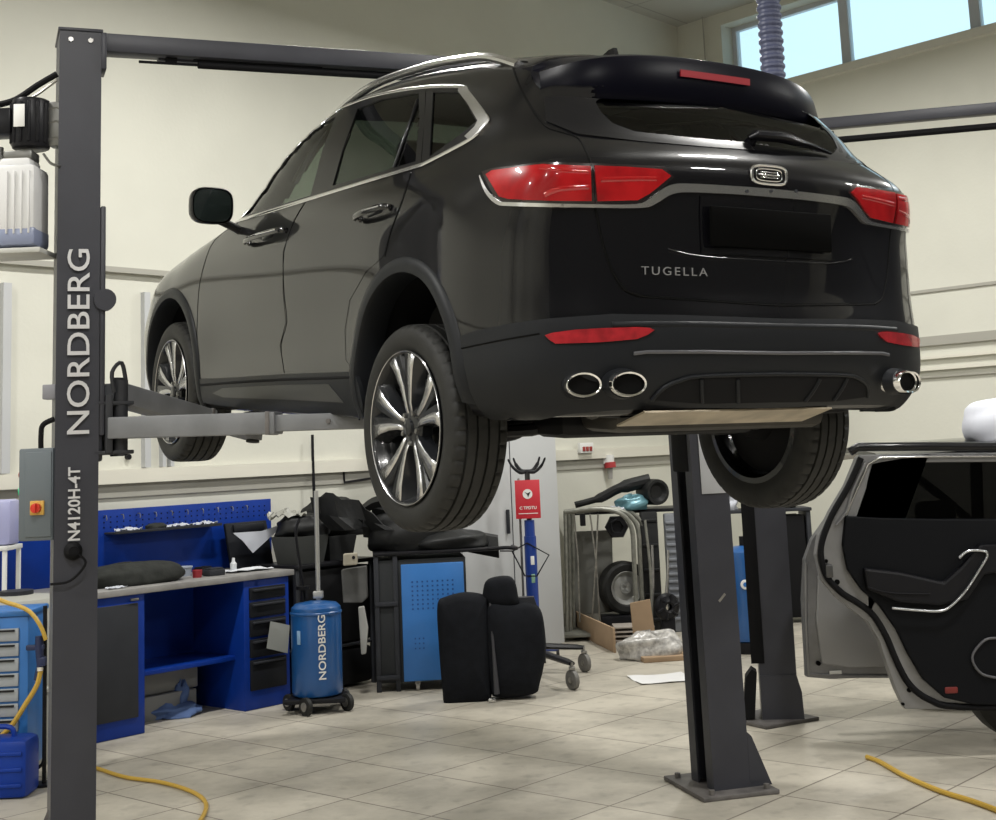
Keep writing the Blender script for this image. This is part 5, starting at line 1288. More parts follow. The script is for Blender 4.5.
bb = B(); zz = at_y(527, 513.5, jY-.06).z; bb.box((sc_.x, -.0645, zz), (.16, .002, .006)); bb.obj('sign_line', WHITE, sg)
# wire foot-pedal frame on the pole
bb = B(); P = [at_y(x, y, jY-.05)-jp for x, y in ((500,551),(513,551),(527,543),(549,555),(537,576),(531,576))]; bb.tube(P, .006, 6); P = [at_y(x, y, jY-.05)-jp for x, y in ((512,551),(525,576),(531,576))]; bb.tube(P, .006, 6); bb.obj('handle_frame', BLK, jk)
for zz, c_ in ((at_y(531,560,jY).z, WHITE), (at_y(531,578,jY).z, mat('label_green', (.2,.35,.25), .5))):
    bb = B(); bb.box((jx+.012, -.049, zz), (.03, .006, .07), .002); bb.obj('jack_label', c_, jk)
for a_ in (20, 110, 200, 290):
    d_ = dirv(a_)*.2; bb = B(); bb.tube([(jx, 0, .09), (jx+d_.x, d_.y, .075)], .025, 8); lg = bb.obj('leg', JB, jk); bb = B(); bb.cyl((jx+d_.x-.012, d_.y, .035), (jx+d_.x+.012, d_.y, .035), .035, n=20); bb.obj('castor', RUBBER, lg)

# white partition panel behind
w1 = at_z(565, 645); w0 = w1-WD*1.25; M = axes(w0, w1-w0, Vector((0, 0, 1)).cross(w1-w0)); L = (w1-w0).length
PWH = mat('panel_white', (.47, .48, .49), .5)
bb = B(); bb.span((0, 0, .02), (L, .68, 2.35), .006, M=M); cbn = bb.obj('tall_cabinet', PWH); tag(cbn, 'tall plain light grey cabinet behind the blue jack', 'cabinet')
bb = B(); bb.span((.02, .02, 0), (L-.02, .38, .02), M=M); bb.obj('plinth', DGREY, cbn)
bb = B(); bb.span((L*.5-.003, -.004, .04), (L*.5+.003, .002, 2.3), M=M); bb.obj('door_gap', DGREY, cbn)
bb = B(); bb.span((L*.5-.08, -.03, 1.0), (L*.5-.06, -.0, 1.2), .005, M=M); bb.obj('handle', DGREY, cbn)

# ------------------------------------------------------------------ rack of tube hoops and parts by the corner
TUBE = mat('tube_grey', (.24, .24, .21), .4, metal=.4, noise=.3, nscale=20)
rk = at_z(600, 640); ra = empty('tube_rack', rk, 0, 'grey bent-tube rack with three hoops in front of the small wheel', 'rack')
YR = rk.y
for dy, dx in ((0, 0), (.16, 6), (.32, 12)):
    P = [at_y(x+dx, y, YR+dy)-rk for x, y in ((564,512),(590,509),(610,510),(624,516),(632,530),(634,560),(636,600),(637,628))]; bb = B(); bb.tube(spline(P, 5), .021, 10); bb.obj('hoop', TUBE, ra)
    P = [at_y(x+dx*.6, y, YR+dy)-rk for x, y in ((565,511),(566,560),(567,632))]; bb = B(); bb.tube(P, .015, 10); bb.obj('upright', TUBE, ra)
for x0, x1 in ((574, 580), (590, 600), (598, 592)):
    P = [at_y(x0, 514, YR+.1)-rk, at_y((x0+x1)/2+1, 560, YR+.13)-rk, at_y(x1, 622, YR+.2)-rk]; bb = B(); bb.tube(P, .008, 6); bb.obj('rod', STEEL, ra)
bb = B(); bb.box((at_y(583, 520, YR).x-rk.x, .05, at_y(583, 520, YR).z), (.05, .05, .11), .008); bb.obj('clamp', BLK, ra)
bb = B(); a, b_ = at_y(564, 632, YR)-rk, at_y(640, 640, YR)-rk; bb.box(((a.x+b_.x)/2, .2, .05), (b_.x-a.x, .5, .03), .004); bb.obj('base_tray', TUBE, ra)
# grey side board behind the rack
gb = panelpx('grey_board', [(566,532),(612,530),(614,612),(568,616)], YR+.62, mat('board_grey', (.20,.20,.18), .6, noise=.25, nscale=3), .03); 
tag(gb, 'grey board standing upright behind the tube rack', 'board')
# small wheel
wp = at_y(627, 588, YR+.45); bb = B(); MW = Matrix.Translation((wp.x, wp.y, 0)) @ Matrix.Rotation(R_(-72), 4, 'Z')
hw = wp.z; RWH = .24; MW = Matrix.Translation((wp.x, wp.y, hw)) @ Matrix.Rotation(R_(-75), 4, 'Z')
bb.lathe([(.15, 0), (.165, .015), (.21, .02), (.235, .005), (.24, -.02), (.24, -.12), (.235, -.145), (.21, -.16), (.15, -.14)], 40, M=MW, axis='x'); tw_ = bb.obj('trailer_wheel', RUBBER); tag(tw_, 'small wheel with pale steel rim standing behind the tube rack', 'wheel')
bb = B(); bb.lathe([(0, -.03), (.05, -.02), (.06, -.04), (.11, -.05), (.13, -.02), (.148, .004), (.156, .002), (.150, -.02), (.14, -.1)], 40, M=MW, axis='x')
for k in range(4):
    a = PI/2*k+.4; bb.cyl((-.03, .03*math.cos(a), .03*math.sin(a)), (-.005, .03*math.cos(a), .03*math.sin(a)), .008, n=6, M=MW)
bb.obj('wheel_rim', mat('rim_pale', (.42,.42,.40), .4, metal=.6), tw_)
bb = B(); bb.box((wp.x, wp.y+.12, (hw-RWH)/2), (.5, .4, hw-RWH), .01); tag(bb.obj('wheel_stand', BLK), 'low black block under the small wheel', 'block')
# parts stacked over the rack
YE = YR+.45; zz = at_y(620, 510, YE).z
tb = empty('parts_shelf', Vector((at_y(632, 500, YE).x, YE+.15, 0)), 0, 'black shelf behind the hoops holding salvaged parts', 'shelf')
sh0 = at_y(566, 505, YE).x-tb.location.x; sh1 = at_y(684, 505, YE).x-tb.location.x
bb = B(); bb.span((sh0, -.2, zz-.03), (sh1, .35, zz), .005); bb.obj('shelf_board', BLK, tb)
for x in (sh0+.03, sh1-.03):
    for y in (-.17, .32):
        bb = B(); bb.box((x, y, (zz-.03)/2), (.03, .03, zz-.03), .003); bb.obj('leg', DGREY, tb)
bb = B(); P = [at_y(x, y, YE) for x, y in ((575,505),(600,498),(620,488),(650,480))]; bb.tube(spline(P, 5), [.03]*5+[.045]*6+[.06]*5, 10); tag(bb.obj('drive_shaft', BP), 'long black shaft lying slantwise on top of the parts shelf', 'shaft')
q = at_y(655, 492, YE-.03); bb = B(); Mq = Matrix.Translation(q) @ Matrix.Rotation(R_(-65), 4, 'Z'); bb.lathe([(0, .02), (.06, .02), (.09, .06), (.115, .06), (.12, .03), (.12, -.14), (.10, -.18), (0, -.18)], 32, M=Mq, axis='x'); tag(bb.obj('gearbox_housing', BP), 'round black gearbox housing at the right end of the parts shelf', 'gearbox')
blob('engine_part', Vector((at_y(632, 505, YE).x, YE-.05, zz)), (.30, .20, .13), mat('alloy_cyan_reflection', (.10,.22,.26), .35, metal=.3), 'engine part with a painted cyan reflection between the shaft and the gearbox housing', 'engine part', 41, .2, .2)  # cyan reflection put into the part's base colour
crumple('rag', Vector((at_y(612, 505, YE).x, YE-.1, zz+.01)), .28, .12, .04, CR_, 'pale rag under the black shaft on the parts shelf', 'rag', seed=44, rz=.1)
q = at_y(617, 527, YR+.35); bb = B(); Mq = Matrix.Translation(q) @ Matrix.Rotation(R_(90), 4, 'X'); bb.lathe([(0, 0), (.05, 0), (.06, .02), (.10, .02), (.11, 0), (.11, -.06), (0, -.06)], 6, M=Mq); bb.tube([(-.05, -.04, .03), (-.06, .04, .03), (0, .07, .03)], .012, 6, M=Mq); tag(bb.obj('pump_cover', BLK), 'black six-sided pump cover hanging behind the tube hoops', 'pump cover')
# dark heap right of the wheel
for i, (x0, y0, x1, y1, m_, lb) in enumerate(((640, 512, 664, 632, BP, 'tall black radiator pack standing right of the small wheel'), (664, 514, 684, 598, mat('ribbed_grey', (.16,.17,.19), .5), 'ribbed grey cooler standing beside the black radiator pack'))):
    a = at_y(x0, y0, YR+.3); b_ = at_y(x1, y1, YR+.3); z0_ = 0; bb = B(); bb.box(((a.x+b_.x)/2, YR+.36, (a.z+z0_)/2), (b_.x-a.x, .12, a.z-z0_), .015)
    for k in range(14 if i else 5): bb.box(((a.x+b_.x)/2, YR+.29, .12+(a.z-.2)*k/(13 if i else 4)), ((b_.x-a.x)*.92, .03, .028), .008)
    tag(bb.obj('radiator_pack' if not i else 'oil_cooler', m_), lb, 'radiator' if not i else 'cooler')
for k, (x0, y0, x1, y1, m_) in enumerate(((645, 520, 652, 625, 'tube_grey'), (652, 545, 650, 625, 'worn_steel'), (668, 550, 662, 620, 'worn_steel'))):
    bb = B(); bb.tube(spline([at_y(x0, y0, YR+.15), at_y((x0+x1)/2+2, (y0+y1)/2, YR+.12), at_y(x1, y1, YR+.1)], 5), .013, 8); tag(bb.obj('steel_pipe', MATS[m_]), ('thicker grey pipe leaning on the black radiator pack', 'leftmost thin steel pipe leaning on the radiator pack', 'thin steel pipe leaning in front of the ribbed cooler')[k], 'pipe')
q = at_y(668, 607, YR-.02); bb = B(); Mq = Matrix.Translation(Vector((q.x, q.y, q.z))) @ Matrix.Rotation(R_(-70), 4, 'Z')
bb.lathe([(.03, .02), (.05, .03), (.07, .02), (.10, .015), (.12, -.01), (.12, -.03), (.03, -.03)], 32, M=Mq, axis='x')
for k in range(6): a = PI/3*k; bb.tube([Mq @ Vector((.02, .04*math.cos(a), .04*math.sin(a))), Mq @ Vector((.02, .11*math.cos(a+.3), .11*math.sin(a+.3)))], .012, 6)
bb.box((q.x, q.y+.06, q.z/2-.03), (.12, .1, q.z-.12), .01)
tag(bb.obj('clutch_fan', BLK), 'round black spoked fan in front of the ribbed cooler', 'fan')
CARD = mat('cardboard', (.36, .25, .155), .8, noise=.15, nscale=5)
a = at_z(567, 629); b_ = at_z(614, 653); bb = B(); M = axes(a, b_-a, Vector((0, 0, 1)).cross(b_-a)); bb.span((0, 0, 0), ((b_-a).length, .02, .20), .003, M=M); tag(bb.obj('cardboard_strip', CARD), 'long low cardboard strip standing on the floor before the tube rack', 'cardboard')
a = at_z(612, 650); bb = B()
for k in range(5): bb.box((a.x+.20, a.y+.15, .03+k*.036), (.34, .26, .014), .003)
tag(bb.obj('slatted_crate', mat('crate_grey', (.28,.25,.22), .7)), 'low slatted crate at the end of the cardboard strip', 'crate')
tag(panelpx('cardboard_flap', [(630,603),(650,599),(655,632),(633,634)], at_z(640, 655).y-.05, CARD, .012), 'upright brown cardboard flap in front of the small wheel', 'cardboard')
wq = at_z(654, 661); blob('plastic_wrap', wq+Vector((0, .15, 0)), (.50, .30, .20), mat('plastic_wrap_clear', (.56,.54,.51), .25, noise=.5, nscale=25, bump=.8, bscale=14), 'crumpled bundle of clear plastic wrap on the floor below the cardboard flap', 'plastic wrap', 51, .1, .22)
bb = B(); bb.box((wq.x+.12, wq.y+.06, .02), (.46, .24, .04), .006, rot=Matrix.Rotation(.15, 4, 'Z')); tag(bb.obj('flat_carton', CARD), 'flat brown carton under the plastic wrap', 'carton')
pq = at_z(662, 679); crumple('floor_paper', pq+Vector((0, 0, .004)), .42, .38, .018, mat('floor_paper_white', (.72,.72,.72), .7), 'white paper sheet lying on the tiles left of the right lift column', 'paper', seed=61, n=7, rz=.2)
# compressor behind the column
cp = at_z(750, 652); cm = empty('air_compressor', cp, 0, 'upright blue pressure tank with a white gauge between the two lift columns', 'compressor')
bb = B(); bb.lathe([(0, .07), (.10, .075), (.15, .10), (.16, .14), (.16, .76), (.15, .80), (.08, .84), (0, .85)], 40); bb.obj('tank', BLUE2, cm)
bb = B(); bb.lathe([(0, 0), (.038, 0), (.038, .012), (.03, .014), (0, .014)], 24, M=Matrix.Translation((-.03, -.16, .55)) @ Matrix.Rotation(R_(90), 4, 'X')); bb.obj('gauge', WHITE, cm)
bb = B(); bb.lathe([(0, 0), (.018, 0), (.018, .003), (0, .003)], 20, M=Matrix.Translation((-.03, -.175, .55)) @ Matrix.Rotation(R_(90), 4, 'X')); bb.obj('gauge_dial', BLUE3, cm)
bb = B(); bb.lathe([(.12, .0), (.14, .0), (.15, .09), (.13, .09)], 32); bb.obj('foot_ring', BLK, cm)
bb = B(); bb.cyl((0, 0, .84), (0, 0, .92), .03, n=12); bb.cyl((.02, 0, .90), (.10, 0, .92), .014, n=10); bb.obj('valve', BLK, cm)
pp = at_z(762, 648); bb = B(); pp.x += .05; bb.cyl((pp.x, pp.y-.1, 0), (pp.x, pp.y-.1, 1.05), .03, n=14)
for k in (-1, 0, 1): bb.cyl((pp.x+k*.035, pp.y-.1, 1.0), (pp.x+k*.04, pp.y-.1, 1.22), .008, n=8)
bb.box((pp.x, pp.y-.1, 1.03), (.12, .05, .06), .01); bb.lathe([(0, 0), (.09, 0), (.09, .02), (0, .02)], 24, M=Matrix.Translation((pp.x, pp.y-.1, 0))); tag(bb.obj('axle_stand', mat('stand_grey', (.22,.22,.20), .5)), 'grey pronged pole stand right of the blue pressure tank', 'stand')
sb = at_z(745, 640); bb = B(); sh = empty('back_shelf', sb+Vector((.1, .9, 0)), 0, 'grey shelf with pale odds and ends seen beyond the lift column', 'shelf')
bb = B(); bb.span((-.25, 0, 1.02), (.75, .4, 1.05), .004); bb.obj('shelf_board', DGREY, sh); bb = B(); bb.span((.22, .03, .05), (.68, .38, .98), .01); bb.obj('door', MATTE, sh)
for x in (-.22, .72): bb = B(); bb.box((x, .2, .51), (.04, .36, 1.02), .004); bb.obj('leg', DGREY, sh)
bl = sh.location
bb = B(); bb.span((bl.x-.2, bl.y+.02, 1.22), (bl.x+.28, bl.y+.3, 1.27), .01); bb.span((bl.x-.2, bl.y+.05, 1.05), (bl.x-.17, bl.y+.3, 1.22)); bb.span((bl.x+.25, bl.y+.05, 1.05), (bl.x+.28, bl.y+.3, 1.22)); tag(bb.obj('white_tray', WHITE), 'white raised tray on the grey back shelf', 'tray')
blob('rag_bundle', Vector((bl.x-.02, bl.y+.12, 1.05)), (.2, .16, .13), CR_, 'crumpled white rag on the back shelf under the white tray', 'rag', 71, 0, .25)
blob('rag_bundle', Vector((bl.x+.5, bl.y+.12, 1.05)), (.3, .2, .35), BAG, 'dark bag on the right part of the back shelf', 'bag', 73, 0, .15)
# sockets on the wall
o = at_plane(584, 448, W0-WN*.06, WN); bb = B(); M = Matrix.Translation(o) @ Matrix.Rotation(BA, 4, 'Z'); bb.box((0, -.02, 0), (.21, .04, .10), .005, M=M); sk = bb.obj('socket_block', WHITE); tag(sk, 'white socket block with three red outlets on the wall trunking', 'socket')
for k in (-1, 0, 1): bb = B(); bb.box((k*.055, -.043, -.01), (.04, .012, .045), .004, M=M); bb.obj('outlet', mat('outlet_red', (.30,.035,.03), .5), sk)
o = at_plane(605, 463, W0, WN); bb = B(); M = Matrix.Translation(o) @ Matrix.Rotation(BA, 4, 'Z'); bb.cyl((0, -.05, .08), (0, -.05, .0), .055, n=18, M=M); bb.box((0, -.02, .05), (.12, .04, .12), .005, M=M); io = bb.obj('industrial_socket', WHITE); tag(io, 'round industrial socket with a red lid on the wall below the trunking', 'socket')
bb = B(); bb.cyl((0, -.06, .005), (0, -.065, -.05), .06, n=20, M=M); bb.obj('red_lid', mat('lid_red', (.38,.03,.035), .4), io); bb = B(); bb.cyl((0, -.06, -.05), (0, -.06, -.16), .03, r2=.022, n=14, M=M); bb.obj('plug', mat('plug_grey', (.32,.31,.29), .5), io)
o = at_plane(342, 480, W0, WN); bb = B(); M = Matrix.Translation(o) @ Matrix.Rotation(BA, 4, 'Z'); bb.tube([(0, -.02, .12), (0, -.03, -.02), (.30, -.03, .0)], .010, 6, M=M); tag(bb.obj('wall_bracket', BLK), 'thin black bracket on the wall above the trim heap', 'bracket')
o = at_plane(308, 460, W0, WN); bb = B(); bb.tube(spline([o-WN*.06+Vector((0, 0, .2)), o-WN*.06, o-WN*.07+Vector((.0, 0, -.45))], 4), .012, 8); tag(bb.obj('wall_cable', BLK), 'thick black cable hanging down the wall above the grey bins', 'cable')
o = at_plane(127, 457, W0, WN); bb = B(); bb.cyl(o, o-WN*.03, .02, n=14); tag(bb.obj('wall_hook', BLK), 'small round black hook on the wall right of the lift column', 'hook')

# ------------------------------------------------------------------ floor hoses, left corner
YEL = mat('hose_yellow', (.52, .33, .05), .4)
P = [at_z(x, y, .012) for x, y in ((80,764),(96,768),(125,777),(160,782),(188,790),(204,800),(205,812),(192,828),(150,850))]; bb = B(); bb.tube(spline(P, 6), .011, 8); tag(bb.obj('air_hose', YEL), 'yellow air hose curling on the tiles right of the near lift column', 'hose')
P = [at_z(x, y, .012) for x, y in ((867,757),(880,762),(905,776),(940,791),(975,802),(1010,816),(1080,850))]; bb = B(); bb.tube(spline(P, 6), .013, 8); tag(bb.obj('air_hose', YEL), 'yellow air hose running over the tiles at the lower right', 'hose')
# tool trolley
tq = at_y(28, 700, 7.74); tq.z = 0; tc_ = empty('tool_trolley', tq, R_(3), 'blue tool trolley with pale grey drawers left of the near lift column', 'tool trolley')
bb = B(); bb.span((-.62, 0, .08), (0, .36, .90), .01); bb.obj('body', BLUE3, tc_)
bb = B(); bb.span((-.63, -.01, .90), (.01, .37, .93), .008); bb.obj('top_tray', BLUE3, tc_)
for k in range(9):
    z = .13+k*.08; bb = B(); bb.span((-.58, -.014, z), (-.05, .002, z+.068), .004); dd = bb.obj('drawer', mat('drawer_pale', (.33,.35,.37), .4), tc_)
    bb = B(); bb.span((-.56, -.026, z+.052), (-.07, -.012, z+.062), .003); bb.obj('drawer_pull', mat('pull_black', (.02,.02,.02), .5), dd)
for x in (-.56, -.05):
    for y in (.06, .30): bb = B(); bb.cyl((x-.015, y, .04), (x+.015, y, .04), .04, n=20); bb.obj('castor', RUBBER, tc_)
# yellow hose looped over the trolley with a black air gun
def l6(x, y, Y): return at_y(x, y, Y)
YT = tq.y-.04
P = [l6(x, y, YT) for x, y in ((-5,598),(8,603),(18,606),(30,612),(40,625),(46,640))]; bb = B(); bb.tube(spline(P, 6), .012, 8); tag(bb.obj('air_hose', YEL), 'short yellow hose arching over the top of the tool trolley', 'hose')
P = [l6(x, y, YT-.02) for x, y in ((41,668),(37,685),(25,705),(12,725),(-5,742))]; bb = B(); bb.tube(spline(P, 6), .014, 8); tag(bb.obj('air_hose', YEL), 'yellow hose hanging from the black air gun beside the tool trolley', 'hose')
bb = B(); a = l6(39, 636, YT); b_ = l6(40, 665, YT); bb.tube([a, a.lerp(b_, .4), b_, b_+Vector((-.02, 0, -.08))], [.02, .024, .018, .015], 12); bb.box(a+Vector((-.02, 0, -.06)), (.10, .03, .03), .008); bb.box(b_+Vector((.01, 0, .02)), (.05, .04, .05), .01); gn = bb.obj('air_gun', mat('gun_dark_blue', (.012,.02,.07), .4)); tag(gn, 'dark air gun hooked beside the tool trolley', 'air gun')
bb = B(); q = l6(40, 667, YT-.02); bb.cyl(q, q-Vector((0, 0, .02)), .018, n=14); bb.obj('coupling', CHROME2, gn)
hs = B(); a = l6(45, 640, YT+.05); hs.tube([Vector((a.x, a.y, 0)), Vector((a.x, a.y, .95))], .012, 8); hs.tube(spline([Vector((a.x, a.y, .15)), Vector((a.x-.02, a.y-.02, .10)), Vector((a.x-.15, a.y-.05, .075))], 4), .01, 6); hs.lathe([(0, 0), (.07, 0), (.07, .012), (0, .012)], 20, M=Matrix.Translation((a.x, a.y, 0))); tag(hs.obj('hose_stand', BLK), 'thin black upright stand holding the air gun', 'stand')
# blue jerrycan, nearest
bq = at_z(14, 800); bb = B(); bb.span((bq.x-.30, bq.y, .0), (bq.x+.065, bq.y+.22, .30), .035)
for k in range(3): bb.box((bq.x-.10, bq.y-.002, .07+k*.08), (.28, .016, .022), .007)
jc = bb.obj('jerrycan', BLUE); tag(jc, 'blue plastic container on the floor at the lower left', 'container')
bb = B(); bb.tube(spline([(bq.x-.2, bq.y+.11, .29), (bq.x-.18, bq.y+.11, .345), (bq.x-.06, bq.y+.11, .345), (bq.x-.04, bq.y+.11, .29)], 4), .014, 8); bb.obj('handle', BLUE, jc)
# white drum behind, purple tint box
wq_ = at_z(30, 735); wq_ = Vector((-2.86, 7.56, 0)); bb = B(); bb.lathe([(0, 0), (.27, 0), (.28, .02), (.28, .40), (.288, .41), (.288, .43), (.28, .44), (.28, .90), (.26, .94), (.10, .96), (0, .96)], 40, M=Matrix.Translation((wq_.x-.12, wq_.y+.84, 0))); dm = bb.obj('plastic_drum', mat('drum_pale', (.40,.40,.36), .5)); tag(dm, 'pale plastic drum standing behind the tool trolley', 'drum')
bb = B(); bb.lathe([(0, .96), (.10, .96), (.10, .985), (0, .99)], 24, M=Matrix.Translation((wq_.x-.12, wq_.y+.84, 0))); bb.obj('drum_lid', DGREY, dm)
a = at_y(0, 500, wq_.y+1.0); b_ = at_y(21, 545, wq_.y+1.0); bb = B(); bb.box((a.x-.12, wq_.y+1.10, (a.z+b_.z)/2), (.24+(b_.x-a.x), .2, a.z-b_.z), .03); q_ = bb.obj('water_bottle', mat('bottle_lilac', (.38,.39,.62), .3)); tag(q_, 'large lilac-tinted plastic bottle left of the control box', 'bottle')
zb_ = b_.z; bb = B(); 
rk2 = empty('bottle_stand', Vector((a.x-.12, wq_.y+1.10, 0)), 0, 'pale stand carrying the lilac bottle behind the drum', 'stand')
bb = B(); bb.span((-.16, -.14, zb_-.03), (.18, .14, zb_-.002), .004); bb.obj('top', WHITE, rk2)
for x in (-.14, .16):
    for y in (-.12, .12): bb = B(); bb.box((x, y, (zb_-.03)/2), (.025, .025, zb_-.03), .003); bb.obj('leg', WHITE, rk2)

# ------------------------------------------------------------------ parked dark car with opened doors at the right
DY = 7.45
pk = empty('parked_car', (2.6, DY, 0), 0, 'dark car with silver inner door frames and its doors open, at the right edge', 'car')
pk0 = Vector((2.6, DY, 0))
SILV = mat('door_metal_grey', (.23, .23, .235), .35, metal=.4, noise=.15, nscale=10)
TRIM = mat('door_trim_black', (.004, .0045, .006), .6, spec=.12, bump=.1, bscale=200)
def plate(name, pts, Y, th, m, parent=pk, bev=.006, spl=2, closed=True, origin=pk0, holes=None):
    q = spl2(pts, spl, True) if spl > 1 else pts
    ps = [at_y(x, y, Y)-origin for x, y in q]; n = len(ps); bb = B()
    bm = bmesh.new(); vs = [bm.verts.new(p) for p in ps]; f = bm.faces.new(vs); 
    bmesh.ops.triangulate(bm, faces=[f], ngon_method='EAR_CLIP')
    r = bmesh.ops.extrude_face_region(bm, geom=list(bm.faces)); 
    for v in [e for e in r['geom'] if isinstance(e, bmesh.types.BMVert)]: v.co.y += th
    bmesh.ops.recalc_face_normals(bm, faces=bm.faces)
    me = bpy.data.meshes.new(name); bm.to_mesh(me); bm.free(); me.materials.append(m)
    o = bpy.data.objects.new(name, me); C.objects.link(o); o.parent = parent
    if bev:
        bv = o.modifiers.new('b', 'BEVEL'); bv.width = bev; bv.segments = 2; bv.limit_method = 'ANGLE'; bv.angle_limit = R_(50)
    return o
def ribbon(name, pts, Y, r, m, parent=pk, flat=1.0, spl=4):
    P = spline([at_y(x, y, Y)-pk0 for x, y in pts], spl); bb = B(); bb.tube(P, r, 8, flat=flat, upv=(0, 1, 0)); return bb.obj(name, m, parent, 60)
# rear door
RX = 1075
outer = [(857,458),(846,485),(830,512),(819,535),(816,555),(822,580),(836,597),(852,610),(868,622),(879,640),(888,668),(896,690),(905,709),(960,710),(RX,711),(RX,535),(880,535),(846,538),(851,510),(868,462),(880,457)]
rd = plate('rear_door', [(857,458),(846,485),(830,512),(819,535),(816,555),(822,580),(836,597),(852,610),(868,622),(879,640),(888,668),(896,690),(905,709),(960,710),(RX,711),(RX,532),(850,532),(866,485),(872,463),(RX,461),(RX,452),(930,453),(860,455)], DY, .07, SILV, spl=1)
plate('door_trim', [(846,516),(843,545),(848,570),(862,590),(880,606),(897,630),(909,655),(924,680),(945,698),(975,705),(RX,706),(RX,519),(940,519),(880,518)], DY-.035, .04, TRIM, rd, spl=1, bev=.012)
ribbon('door_seal', [(861,458),(848,487),(832,515),(823,538),(821,556),(827,577),(842,593),(858,603),(873,615),(886,636),(897,662),(910,685),(930,700),(960,707),(RX,708)], DY-.01, .017, MATTE, rd)
ribbon('inner_lip', [(866,462),(853,490),(846,512),(836,525)], DY-.012, .008, SILV, rd)
plate('window_glass', [(868,463),(RX,461),(RX,521),(848,521),(853,505)], DY+.02, .005, thin_glass('parked_glass', (.10,.10,.10), .35), rd, bev=0, spl=1)
ribbon('window_chrome', [(846,515),(852,500),(868,464),(880,457.5),(930,456.5),(RX,456)], DY-.012, .0065, mat('chrome_line', (.5,.5,.5), .25, metal=1), rd, spl=1)
ribbon('roof_frame', [(850,452),(858,447),(930,446.5),(RX,447)], DY+.0, .024, GLOSSB, rd, spl=1)
plate('arm_rest', [(864,568),(900,572),(944,582),(962,566),(980,545),(RX,543),(RX,560),(985,575),(968,600),(940,606),(900,603),(868,590)], DY-.075, .05, mat('armrest_black', (.006,.006,.008), .5, spec=.2), rd, bev=.015, spl=1)
ribbon('door_pull', [(892,608),(915,610),(940,611),(952,605),(966,590),(979,570),(987,556),(984,551),(968,551),(959,558)], DY-.085, .0075, mat('pull_chrome', (.55,.57,.6), .28, metal=1), rd)
ribbon('trim_line', [(868,587),(890,593),(930,594)], DY-.08, .004, MATS['armrest_black'], rd)
ribbon('speaker_ring', [(996,638),(985,640),(974,652),(973,662),(982,674),(998,678)], DY-.045, .007, mat('ring_grey', (.09,.09,.10), .4), rd)
q = at_y(951, 690, DY-.03)-pk0; bb = B(); bb.box(q, (.07, .02, .035), .008); bb.obj('door_reflector', mat('reflector_dull_red', (.16,.015,.012), .4), rd)
for x, y, r_ in ((829,571,.018), (837,582,.014), (826,561,.010), (909,690,.012), (903,704,.008)):
    q = at_y(x, y, DY)-pk0; bb = B(); bb.cyl(q+Vector((0, -.006, 0)), q+Vector((0, .01, 0)), r_, n=16); bb.obj('latch_hole', SEAM, rd)
q = at_y(829, 571, DY-.02)-pk0; bb = B(); bb.box(q, (.04, .03, .07), .008); bb.obj('door_latch', mat('latch_steel', (.08,.08,.08), .4, metal=.6), rd)
# front door further back, seen below and through the glass
DF = 8.15
fd = plate('front_door', [(805,560),(803,600),(805,640),(807,677),(830,679),(860,678),(900,678),(960,678),(RX-20,678),(RX-20,525),(850,525),(838,500),(826,520),(812,540)], DF, .07, SILV, spl=1)
plate('door_inner_panel', [(818,575),(816,620),(822,664),(850,668),(885,667),(884,650),(876,622),(858,600),(838,588)], DF-.015, .02, mat('door_metal_light', (.33,.33,.335), .4, metal=.35), fd, spl=1, bev=.008)
ribbon('door_edge', [(806,562),(806,620),(809,674),(850,676),(889,676)], DF-.006, .010, SILV, fd, spl=1)
q = at_y(818, 663, DF)-pk0; bb = B(); bb.cyl(q+Vector((0, -.02, 0)), q, .013, n=12); bb.obj('latch_hole', SEAM, fd)
q = at_y(835, 672, DF)-pk0; bb = B(); bb.box(q+Vector((0, -.012, 0)), (.07, .006, .02), .002); bb.obj('sill_label', WHITE, fd)
ribbon('window_frame', [(838,502),(862,466),(880,458),(900,466),(940,495),(972,523)], DF+.03, .026, GLOSSB, fd, spl=2)
q = at_y(935, 512, DF-.1)-pk0; bb = B(); bb.box(q, (.23, .12, .13), .05, seg=4); bb.box(q+Vector((.10, .05, -.07)), (.12, .08, .05), .02); bb.obj('door_mirror', GLOSSB, fd)
ribbon('b_pillar', [(976,458),(978,530)], DF-.2, .035, GLOSSB, pk, spl=1)
# roof, body side, cabin, wheel
bb = B(); zr = at_y(930, 447, DY+.3).z
v = []
for x, dz in ((-.55, -.02), (-.3, .0), (.3, .015), (1.2, .02), (1.9, -.01), (2.3, -.07)):
    v.append([Vector((x, .12, zr+dz-.03)), Vector((x, .25, zr+dz)), Vector((x, .9, zr+dz+.03)), Vector((x, 1.5, zr+dz)), Vector((x, 1.65, zr+dz-.04))])
bb.sheet(v, .03); bb.obj('roof', PAINT, pk)
def hull(name, st, m):
    # stations along x: (x, list of (y, z) round the section)
    bb = B(); n = len(st[0][1]); v = [(x, y, z) for x, sec in st for y, z in sec]
    f = [(i*n+j, i*n+(j+1) % n, (i+1)*n+(j+1) % n, (i+1)*n+j) for i in range(len(st)-1) for j in range(n)]+[tuple(range(n)), tuple((len(st)-1)*n+j for j in range(n))]
    bb.add(v, f); return bb.obj(name, m, pk, 40)
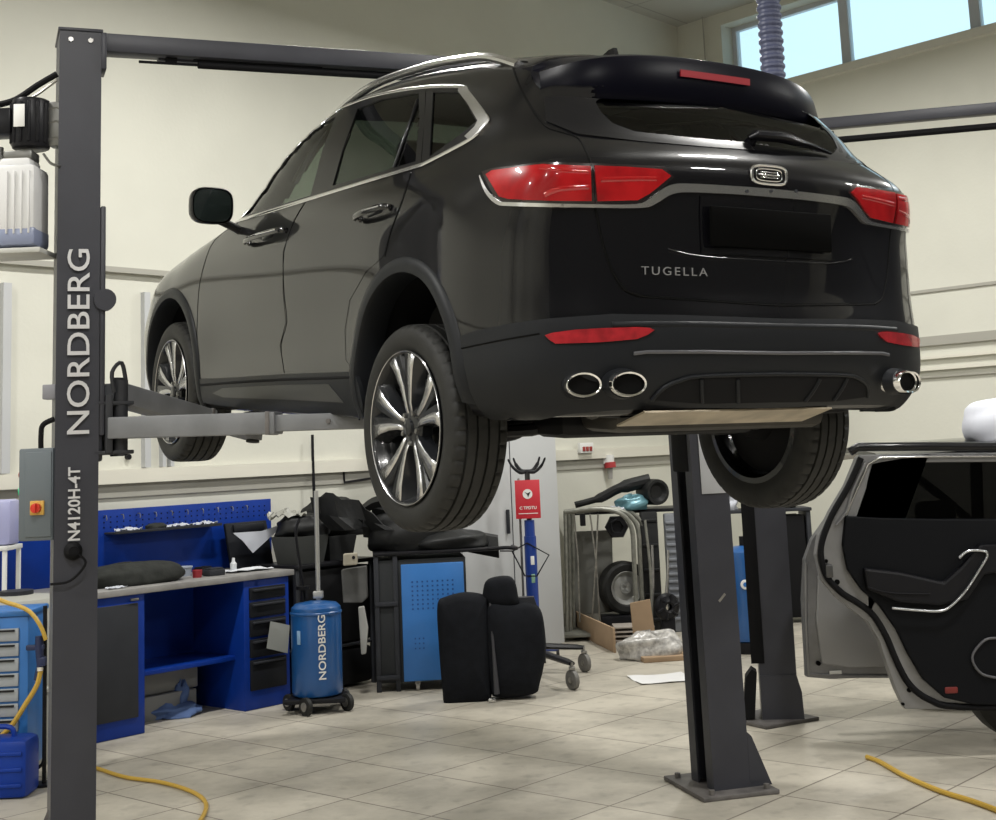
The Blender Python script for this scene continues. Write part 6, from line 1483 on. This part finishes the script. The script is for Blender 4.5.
def sec(y0, y1, z0, z1, r): 
    return [(y0+.05, z0), (y0, z0+.12), (y0-.03, (z0+z1)/2), (y0+.0, z1-r*1.2), (y0+r*.6, z1-r*.25), (y0+r*2, z1), (y1-r*2, z1), (y1-r*.6, z1-r*.25), (y1, z1-r*1.2), (y1+.03, (z0+z1)/2), (y1, z0+.12), (y1-.05, z0)]
hull('body_shell', [(.60, sec(.10, 1.68, .28, 1.0, .06)), (1.3, sec(.08, 1.70, .27, 1.0, .06)), (2.2, sec(.08, 1.70, .27, .99, .07)), (2.9, sec(.10, 1.68, .28, .98, .09)), (3.5, sec(.16, 1.62, .30, .93, .12)), (3.95, sec(.28, 1.50, .34, .82, .12)), (4.12, sec(.45, 1.33, .40, .68, .08))], PAINT)
hull('cabin', [(.60, [(.14, .98), (.30, zr-.12), (.40, zr-.05), (1.38, zr-.05), (1.48, zr-.12), (1.64, .98)]), (1.6, [(.14, .98), (.30, zr-.12), (.40, zr-.04), (1.38, zr-.04), (1.48, zr-.12), (1.64, .98)]), (2.2, [(.15, .98), (.34, zr-.18), (.44, zr-.09), (1.34, zr-.09), (1.44, zr-.18), (1.63, .98)]), (3.0, [(.20, .97), (.32, 1.02), (.44, 1.05), (1.34, 1.05), (1.46, 1.02), (1.58, .97)])], mat('cabin_black', (.01,.011,.012), .25, coat=.5))
bb = B(); tp_ = at_y(993, 712, DY+.15); 
for (xx, yy) in ((tp_.x-pk0.x+.26, .24), (tp_.x-pk0.x+.26, 1.5), (3.1, .06), (3.1, 1.5)):
    bb = B(); MWp = Matrix.Translation((xx, yy, .33)) @ Matrix.Rotation(R_(-90), 4, 'Z'); bb.lathe([(.20, -.02), (.22, 0), (.30, .0), (.325, -.02), (.33, -.05), (.33, -.19), (.32, -.22), (.20, -.22)], 48, M=MWp, axis='x'); bb.lathe([(0, -.04), (.08, -.03), (.19, -.03), (.21, -.01)], 32, M=MWp, axis='x'); bb.obj('tyre', RUBBER, pk)
# white cover on the roof
a = at_y(992, 428, DY+.5); blob('white_cover', Vector((a.x+.12, DY+.55, zr+.012)), (.50, .4, .25), mat('cover_white', (.74,.76,.84), .6), 'white cloth bundle lying on the roof of the parked car', 'cloth', 81, 0, .10)
